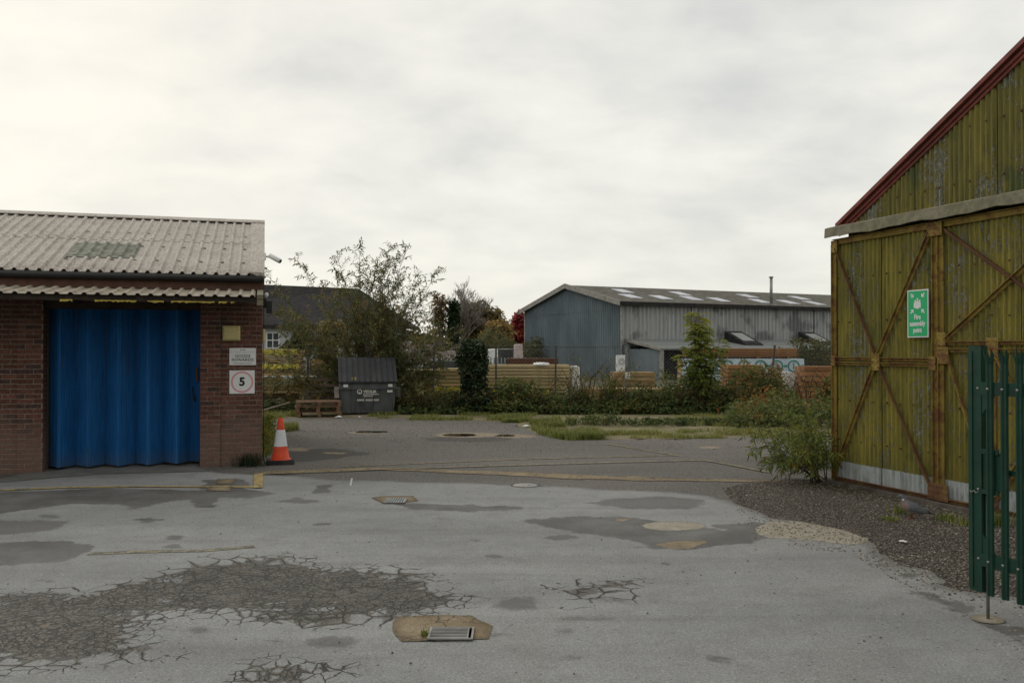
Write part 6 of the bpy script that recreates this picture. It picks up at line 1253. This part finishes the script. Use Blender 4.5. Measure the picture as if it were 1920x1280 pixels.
# ash sapling
b = D(1315, 770, 25.4); st_ = []
def ash(name, label, base, H):
    e = empty(name, base, 0, label, 'tree'); m = MB(); LV = Leaves()
    for tx, ty, hh in ((-0.15, 0.0, H), (0.13, 0.05, H * 0.94), (0.02, -0.1, H * 0.80), (-0.24, 0.05, H * 0.68), (0.24, 0.0, H * 0.74), (-0.05, 0.1, H * 0.86), (0.10, -0.12, H * 0.55)):
        P = curve_stem((tx * 0.3, ty * 0.3, 0), (tx * 0.75, ty * 0.5, 1), hh, 0.0, 8, 0.04); m.tube(P, [0.03 * (1 - 0.8 * i / 8) for i in range(9)], 5)
        for k in range(int(hh * 28)):
            f = random.uniform(0.25, 1.0) ** 0.8 * 8; i = min(int(f), 7); q = P[i].lerp(P[i + 1], f - i); a = random.uniform(0, 6.28); ll = random.uniform(0.24, 0.40) * (0.82 + 0.22 * f / 8); Q = curve_stem(q, (math.cos(a), math.sin(a), 0.5), ll, 0.35, 4); m.tube(Q, [0.005] * 5, 3, False)
            lp, ld = [], []
            for r_ in np.linspace(0.35, 1, 5):
                ff = r_ * 4; ii = min(int(ff), 3); c_ = Q[ii].lerp(Q[ii + 1], ff - ii); tt = (Q[ii + 1] - Q[ii]).normalized(); s2 = tt.cross(Vector((0, 0, 1))).normalized()
                for sg in (1, -1): lp.append(tuple(c_)); ld.append(tuple(s2 * sg + tt * 0.7 + Vector((0, 0, -0.35))))
            lp = np.array(lp); z_ = lp[:, 2].mean() / H; LV.add(lp, np.array(ld), rng.normal(size=lp.shape) * 0.3 + np.array([0, 0, 1]), 0.125, 0.040, np.clip(0.08 + 0.62 * z_ + random.gauss(0, 0.14) + rng.normal(size=len(lp)) * 0.1, 0, 1), 0.4)
    m.build('trunk', 'twig', e); LV.build('crown', 'ash_leaf', e)
ash('ash_sapling', 'yellow-green ash sapling standing in front of the wrapped packs', (b.x, 25.4, 0), 2.95)
# brambles and ivy along the fence, sprawling towards the hangar
hu = np.array([[430, .5], [520, .55], [600, .5], [640, .25], [740, .3], [760, .6], [820, .5], [870, .62], [940, .58], [1000, .72], [1060, .95], [1110, 1.35], [1150, 1.2], [1190, 1.0], [1250, .78], [1300, .85], [1350, .72], [1400, 1.05], [1450, 1.15], [1500, 1.0], [1560, 1.1], [1660, 1.1]])
def bramble(name, label, n, ufun, mat='bramble_leaf', size=0.098, tint=0.44, per=32, r=(0.14, 0.34)):
    LV = Leaves(); c = []; rr = []; tt = []
    while len(c) < n:
        u, Y, hfac = ufun(); h = np.interp(u, hu[:, 0], hu[:, 1]) * hfac * 0.74; x = (u - 960) / FPX * Y; z = h * random.random() ** 0.6 * max(0.2, 0.78 + 1.15 * float(vnoise(np.array([x + 40]), np.array([Y * 0.5]), 0.9, 31)[0]) + 0.7 * float(vnoise(np.array([x + 40]), np.array([Y]), 2.4, 32)[0])); c.append((x, Y, max(z, 0.05))); rr.append(random.uniform(*r)); tt.append(tint + 0.22 * float(vnoise(np.array([x + 40]), np.array([Y]), 0.7, 33)[0]) + 0.25 * (z / max(h, 0.2) - 0.6) + (0.10 if u > 1380 else 0))
    clump_leaves(LV, c, np.array(rr), per, size, np.array(tt), 0.22, 0.8, 0.6, 0.62)
    V = LV.V[0]; V[..., 2] = np.maximum(V[..., 2], 0.01); return tag(LV.build(name, mat), label, 'brambles', kind='stuff')
bramble('bramble_bank', 'tangled dark brambles and weeds along the foot of the chain-link fence', 900, lambda: (random.uniform(750, 1640), 25.3 + abs(random.gauss(0, 0.75)), 1.0))
bramble('bramble_bank', 'low bramble shoots creeping out from the fence over the verge', 420, lambda: (random.uniform(750, 1640), 25.0 + abs(random.gauss(0, 0.4)), 0.34), tint=0.48, per=34, r=(0.10, 0.22))
bramble('bramble_bank', 'weeds growing behind the brick store and the pallet stack', 130, lambda: (random.uniform(440, 625), 26.0 + abs(random.gauss(0, 0.5)), 1.0))
bramble('ivy_bank', 'sprawling ivy and yellowing brambles beside the hangar', 420, lambda: (random.uniform(1370, 1680), random.uniform(20.5, 25.5), 0.45), size=0.085, tint=0.40)
bramble('low_weeds', 'low dark weeds along the old kerb in the sandy verge', 150, lambda: (random.uniform(1060, 1470), random.gauss(21.6, 0.28), 0.22), size=0.07, tint=0.45, per=30, r=(0.08, 0.18))
# upright weeds above the brambles
for u, Y, h, n, lab in ((1105, 25.9, 1.95, 18, 'tall dry weeds climbing the fence before the blue gable'), (1150, 26.0, 1.75, 12, 'tall weeds climbing the fence near the air conditioner'), (1450, 25.6, 1.3, 14, 'shrubby weeds before the orange timber'), (1010, 25.6, 1.15, 9, 'weeds before the end of the long timber pack')):
    b = D(u, 770, Y); q = [((random.gauss(0, 0.35), random.gauss(0, 0.25), 1), h * random.uniform(0.5, 1.05), 0.22, (random.gauss(0, 0.45), random.gauss(0, 0.2), 0)) for _ in range(n)]
    shrub('tall_weeds', lab, (b.x, Y, 0), q, 'buddleia_leaf', 0.11, 0.35, 0.36, 0.16, 0.09, 0.010, 0.45, 0.25, parent_cat='weeds', seed_heads=0.1)
b = D(1480, 646, 50); LV = Leaves(); c = [(random.gauss(0, 0.9), random.gauss(0, 0.4), 1.0 + random.random() * 1.25) for _ in range(60)]; e = empty('lean_to_shrub', (b.x, 46.0, 0), 0, 'yellowish shrub rising over the timber before the lean-to', 'shrub'); clump_leaves(LV, c, 0.4, 30, 0.16, 0.5, 0.25); LV.build('foliage', 'hedge_leaf', e); m = MB(); [m.tube([(0, 0, 0), (random.gauss(0, .4), 0, 1.2)], [0.05, 0.02], 5) for _ in range(4)]; m.build('stems', 'bark', e)

# grass
def in_px(n, polys):
    out = np.zeros((0, 3))
    while len(out) < n:
        for P in polys:
            A = np.array(P, float); lo, hi = A.min(0), A.max(0); q = lo + (hi - lo) * rng.random((2500, 2)); q = q[psdf(q[:, 0], q[:, 1], P) > 0]
            g = np.array([tuple(G(u, v)) for u, v in q]).reshape(-1, 3); g[:, 2] = -0.008
            k = vnoise(g[:, 0], g[:, 1], 2.3, 21) + 0.7 * vnoise(g[:, 0], g[:, 1], 0.8, 22) > rng.uniform(-0.35, 0.55, len(g)); out = np.concatenate([out, g[k]])
    return rng.permutation(out)[:n]
g1 = in_px(17000, [[(690, 776), (760, 774), (860, 768), (960, 769), (1010, 776), (970, 792), (880, 791), (780, 788), (690, 786)], [(930, 778), (990, 783), (1000, 792), (940, 792)], [(1140, 768), (1200, 764), (1220, 772), (1150, 778)]])
tag(grass('verge_grass', g1, 0.10, 0.006, 1.0, 'grass_blade', tint=0.45), 'short grass strip between the bin and the brambles', 'grass', kind='stuff')
g2 = in_px(11000, [[(985, 797), (1030, 790), (1060, 800), (1110, 808), (1140, 822), (1060, 826), (1010, 815)], [(1040, 806), (1130, 815), (1120, 824), (1050, 822)], [(990, 790), (1050, 788), (1060, 800), (1000, 806)]])
tag(grass('verge_grass', g2, 0.15, 0.006, 1.0, 'grass_blade', tint=0.45), 'lush grass tufts at the edge of the rear yard tarmac', 'grass', kind='stuff')
g3 = in_px(12000, [[(1100, 812), (1300, 808), (1470, 806), (1470, 822), (1300, 822), (1120, 821)], [(1260, 780), (1480, 770), (1480, 800), (1280, 798)]])
tag(grass('verge_grass', g3, 0.10, 0.006, 1.1, 'grass_blade', tint=0.6), 'yellowing thin grass along the sandy verge towards the hangar', 'grass', kind='stuff')
g4 = in_px(2600, [[(488, 800), (510, 795), (520, 820), (510, 850), (488, 868)], [(525, 802), (556, 799), (560, 806), (530, 810)], [(490, 778), (560, 776), (560, 782), (490, 786)]])
tag(grass('verge_grass', g4, 0.16, 0.006, 0.8, 'grass_blade', tint=0.55), 'grass and weeds along the gable foot beside the cone', 'grass', kind='stuff')
c4 = in_px(60, [[(488, 800), (512, 800), (510, 850), (488, 862)]]); LV = Leaves(); c4[:, 2] = rng.random(60) * 0.35; clump_leaves(LV, c4, 0.10, 26, 0.055, 0.6, 0.3); tag(LV.build('gable_weeds', 'fresh_leaf'), 'leafy weeds along the gable foot behind the cone', 'weeds', kind='stuff')
for i, (u, v, n, h, lab) in enumerate(((468, 874, 260, 0.22, 'dark weed tuft at the foot of the brick pier'), (1690, 962, 110, 0.10, 'yellow grass tuft beside the pigeon'), (1670, 975, 120, 0.05, 'low mossy tuft left of the pigeon'), (1776, 976, 160, 0.08, 'green grass tuft between pigeon and gate'), (1812, 984, 140, 0.08, 'grass tuft at the foot of the gate stile'), (1868, 985, 160, 0.14, 'grass tuft behind the gate pales'), (535, 862, 60, 0.07, 'small grass tuft beside the cone base'), (795, 1193, 60, 0.03, 'tiny green weed at the corner of the drain grate'))):
    p = G(u, v); q = np.stack([p.x + rng.normal(size=n) * (0.11 if i == 0 else 0.06 if i < 7 else 0.012), p.y + rng.normal(size=n) * (0.05 if i == 0 else 0.06 if i < 7 else 0.02), np.full(n, 0.004 if i < 7 else 0.012)], 1); tag(grass('grass_tuft', q, h, 0.004, 0.9, 'ivy_leaf' if i == 0 else 'grass_blade', tint=0.4 if i else 0.3), lab, 'grass', 'grass tufts', 'stuff')

# ================================================================== BACKGROUND TREES
def tree(name, label, u, Y, vtop, ells, ncl, size, mat, per=26, tint=0.5, tv=0.25, rad=0.7, bark='far_bark', branchy=0.0, group='trees beyond the timber yard'):
    b = D(u, 655, Y); H = D(u, vtop, Y).z; e = empty(name, (b.x, Y, 0), 0, label, 'tree', group); m = MB(); LV = Leaves(); k = Y / FPX
    P = curve_stem((0, 0, 0), (0, 0, 1), H * 0.72, 0.0, 7, 0.03); m.tube(P, [H * 0.022 * (1 - 0.75 * i / 7) for i in range(8)], 7)
    c = []; rr = []
    for i in range(ncl):
        du, vv, ru, rv = ells[random.randrange(len(ells))] if not isinstance(ells[0], (int, float)) else ells
        q = rdir(1)[0] * random.random() ** 0.33; cz = CAMH + (655 - vv) * k; c.append((du * k + q[0] * ru * k, q[1] * ru * k * 0.8, max(0.4, cz + q[2] * rv * k))); rr.append(rad * random.uniform(0.5, 1.2))
    clump_leaves(LV, c, np.array(rr), per, size, tint, tv, 0.85, 0.5, 0.7); LV.build('crown', mat, e)
    for q in random.sample(c, min(len(c), 34)): s0 = P[random.randrange(2, 7)]; q = Vector(q); m.tube([s0, s0.lerp(q, 0.5) + Vector((0, 0, 0.25)), q], [0.09, 0.05, 0.02], 4, False)
    m.build('trunk', bark, e); return e
def bare(name, label, u, Y, vtop, spread, group='trees beyond the timber yard'):
    b = D(u, 655, Y); H = D(u, vtop, Y).z; e = empty(name, (b.x, Y, 0), 0, label, 'tree', group); m = MB(); tw = MB()
    def grow(p, d, L, r, dep):
        P = curve_stem(p, d, L, -0.04, 4, 0.07); (m if dep < 3 else tw).tube(P, [r * (1 - 0.4 * i / 4) for i in range(5)], 5 if dep < 3 else 3, False)
        if dep >= 6: return
        for i in range(3 if dep else 8):
            f = random.uniform(0.45, 1.0) * 4; j = min(int(f), 3); q = P[j].lerp(P[j + 1], f - j); t = (P[j + 1] - P[j]).normalized(); ax = Vector((random.gauss(0, 1), random.gauss(0, 1), random.gauss(0.25, 0.5))).normalized()
            grow(q, t + ax * spread, L * random.uniform(0.55, 0.8), max(r * 0.56, 0.017), dep + 1)
    grow(Vector((0, 0, 0)), Vector((0, 0, 1)), H * 0.42, H * 0.016, 0); m.build('trunk', 'far_bark', e); tw.build('twigs', 'far_bark', e); return e
bare('bare_tree', 'tall bare-branched tree rising behind the ivy tree', 862, 92, 533, 0.62)
tree('ivy_tree', 'dark ivy-clad tree trunk with pointed top', 850, 88, 562, [(2, 582, 3, 16), (1, 604, 7, 20), (-3, 630, 13, 18)], 120, 0.34, 'ivy_leaf', 26, 0.4, 0.25, 0.42)
tree('birch_tree', 'thin russet birch left of the ivy tree', 826, 90, 548, [(0, 580, 16, 30), (-6, 610, 18, 30)], 60, 0.30, 'brown_leaf', 22, 0.45, 0.3, 0.6)
tree('autumn_tree', 'broad brown and green autumn tree right of the ivy tree', 896, 94, 570, [(0, 600, 36, 28), (-8, 592, 24, 22), (22, 606, 26, 26), (0, 630, 50, 20)], 240, 0.42, 'orange_leaf', 28, 0.42, 0.3, 0.85)
tree('autumn_tree', 'orange-leaved small tree between the brown tree and the red maple', 936, 84, 606, [(0, 630, 22, 24), (-8, 640, 26, 18)], 110, 0.36, 'orange_leaf', 26, 0.75, 0.2, 0.7)
tree('red_maple', 'bright red maple at the left corner of the warehouse', 975, 86, 582, [(0, 612, 13, 28), (4, 630, 16, 18)], 110, 0.34, 'red_leaf', 28, 0.5, 0.3, 0.65)
for u, Y, vt, lab, ml in ((786, 80, 626, 'olive scrub tree behind the buddleia', 'hedge_leaf'), (752, 78, 612, 'yellowish scrub tree beside the dark roof', 'orange_leaf'), (806, 100, 622, 'pale scrub tree beyond the poles', 'brown_leaf'), (955, 105, 612, 'grey-green tree behind the red maple', 'hedge_leaf'), (560, 46, 612, 'scrub tree in front of the white house', 'hedge_leaf'), (620, 47, 600, 'yellowing scrub before the dark roofed house', 'orange_leaf')):
    tree('scrub_tree', lab, u, Y, vt, [(0, vt + 22, 22, 20), (-6, vt + 40, 30, 18), (10, vt + 36, 26, 20)], 70, 0.34 * Y / 85, ml, 24, 0.4, 0.3, 0.7 * Y / 85)
LV = Leaves(); c = []
for i in range(520):
    u = random.uniform(380, 1010); Y = random.uniform(64, 76); k = Y / FPX; c.append(((u - 960) * k, Y, random.random() ** 0.7 * (2.2 + 0.7 * math.sin(u * 0.05) + 0.5 * math.sin(u * 0.021))))
clump_leaves(LV, c, 0.75, 26, 0.34, 0.42, 0.3); tag(LV.build('far_hedge', 'hedge_leaf'), 'overgrown hedge row closing the timber yard', 'hedge', kind='stuff')
LV = Leaves(); c = []
for i in range(900):
    X = random.uniform(-170, 170); Y = random.uniform(180, 200); c.append((X, Y, random.random() * (5.5 + 2.0 * math.sin(X * 0.09) + 1.5 * math.sin(X * 0.23))))
clump_leaves(LV, c, 2.2, 22, 1.1, 0.35, 0.3); tag(LV.build('far_woodland', 'hedge_leaf'), 'distant tree belt along the horizon', 'woodland', kind='stuff')

LV = Leaves(); c = []  # unseen tree belt behind the camera, added to block low sky light
for i in range(620):
    X = random.uniform(-55, 45); Y = -38 + random.uniform(-6, 6) - 0.004 * X * X; c.append((X, Y, random.random() ** 0.8 * (9.5 + 2.0 * math.sin(X * 0.31) + 1.5 * math.sin(X * 0.83))))
clump_leaves(LV, c, 1.7, 22, 0.9, 0.4, 0.3); tag(LV.build('added_shade_trees', 'hedge_leaf'), 'unseen belt of trees added behind the camera to shade the low sky', 'woodland', kind='stuff')

m = MB()
for i in range(190):
    u = random.uniform(755, 1600); Y = 25.1 + abs(random.gauss(0, 0.7)); x = (u - 960) / FPX * Y; h = float(np.interp(u, hu[:, 0], hu[:, 1])) * random.uniform(0.6, 1.25); a = random.uniform(-1.3, 1.3)
    m.tube([(x, Y, 0.02), (x + 0.25 * math.sin(a), Y - 0.1, h * 0.75), (x + 0.7 * math.sin(a), Y - 0.2, h), (x + 1.15 * math.sin(a), Y - 0.25, h * 0.72)], [0.011, 0.010, 0.008, 0.005], 4, False)
tag(m.build('bramble_canes', 'seed_head'), 'arching brown bramble canes over the fence-side scrub', 'brambles', kind='stuff')
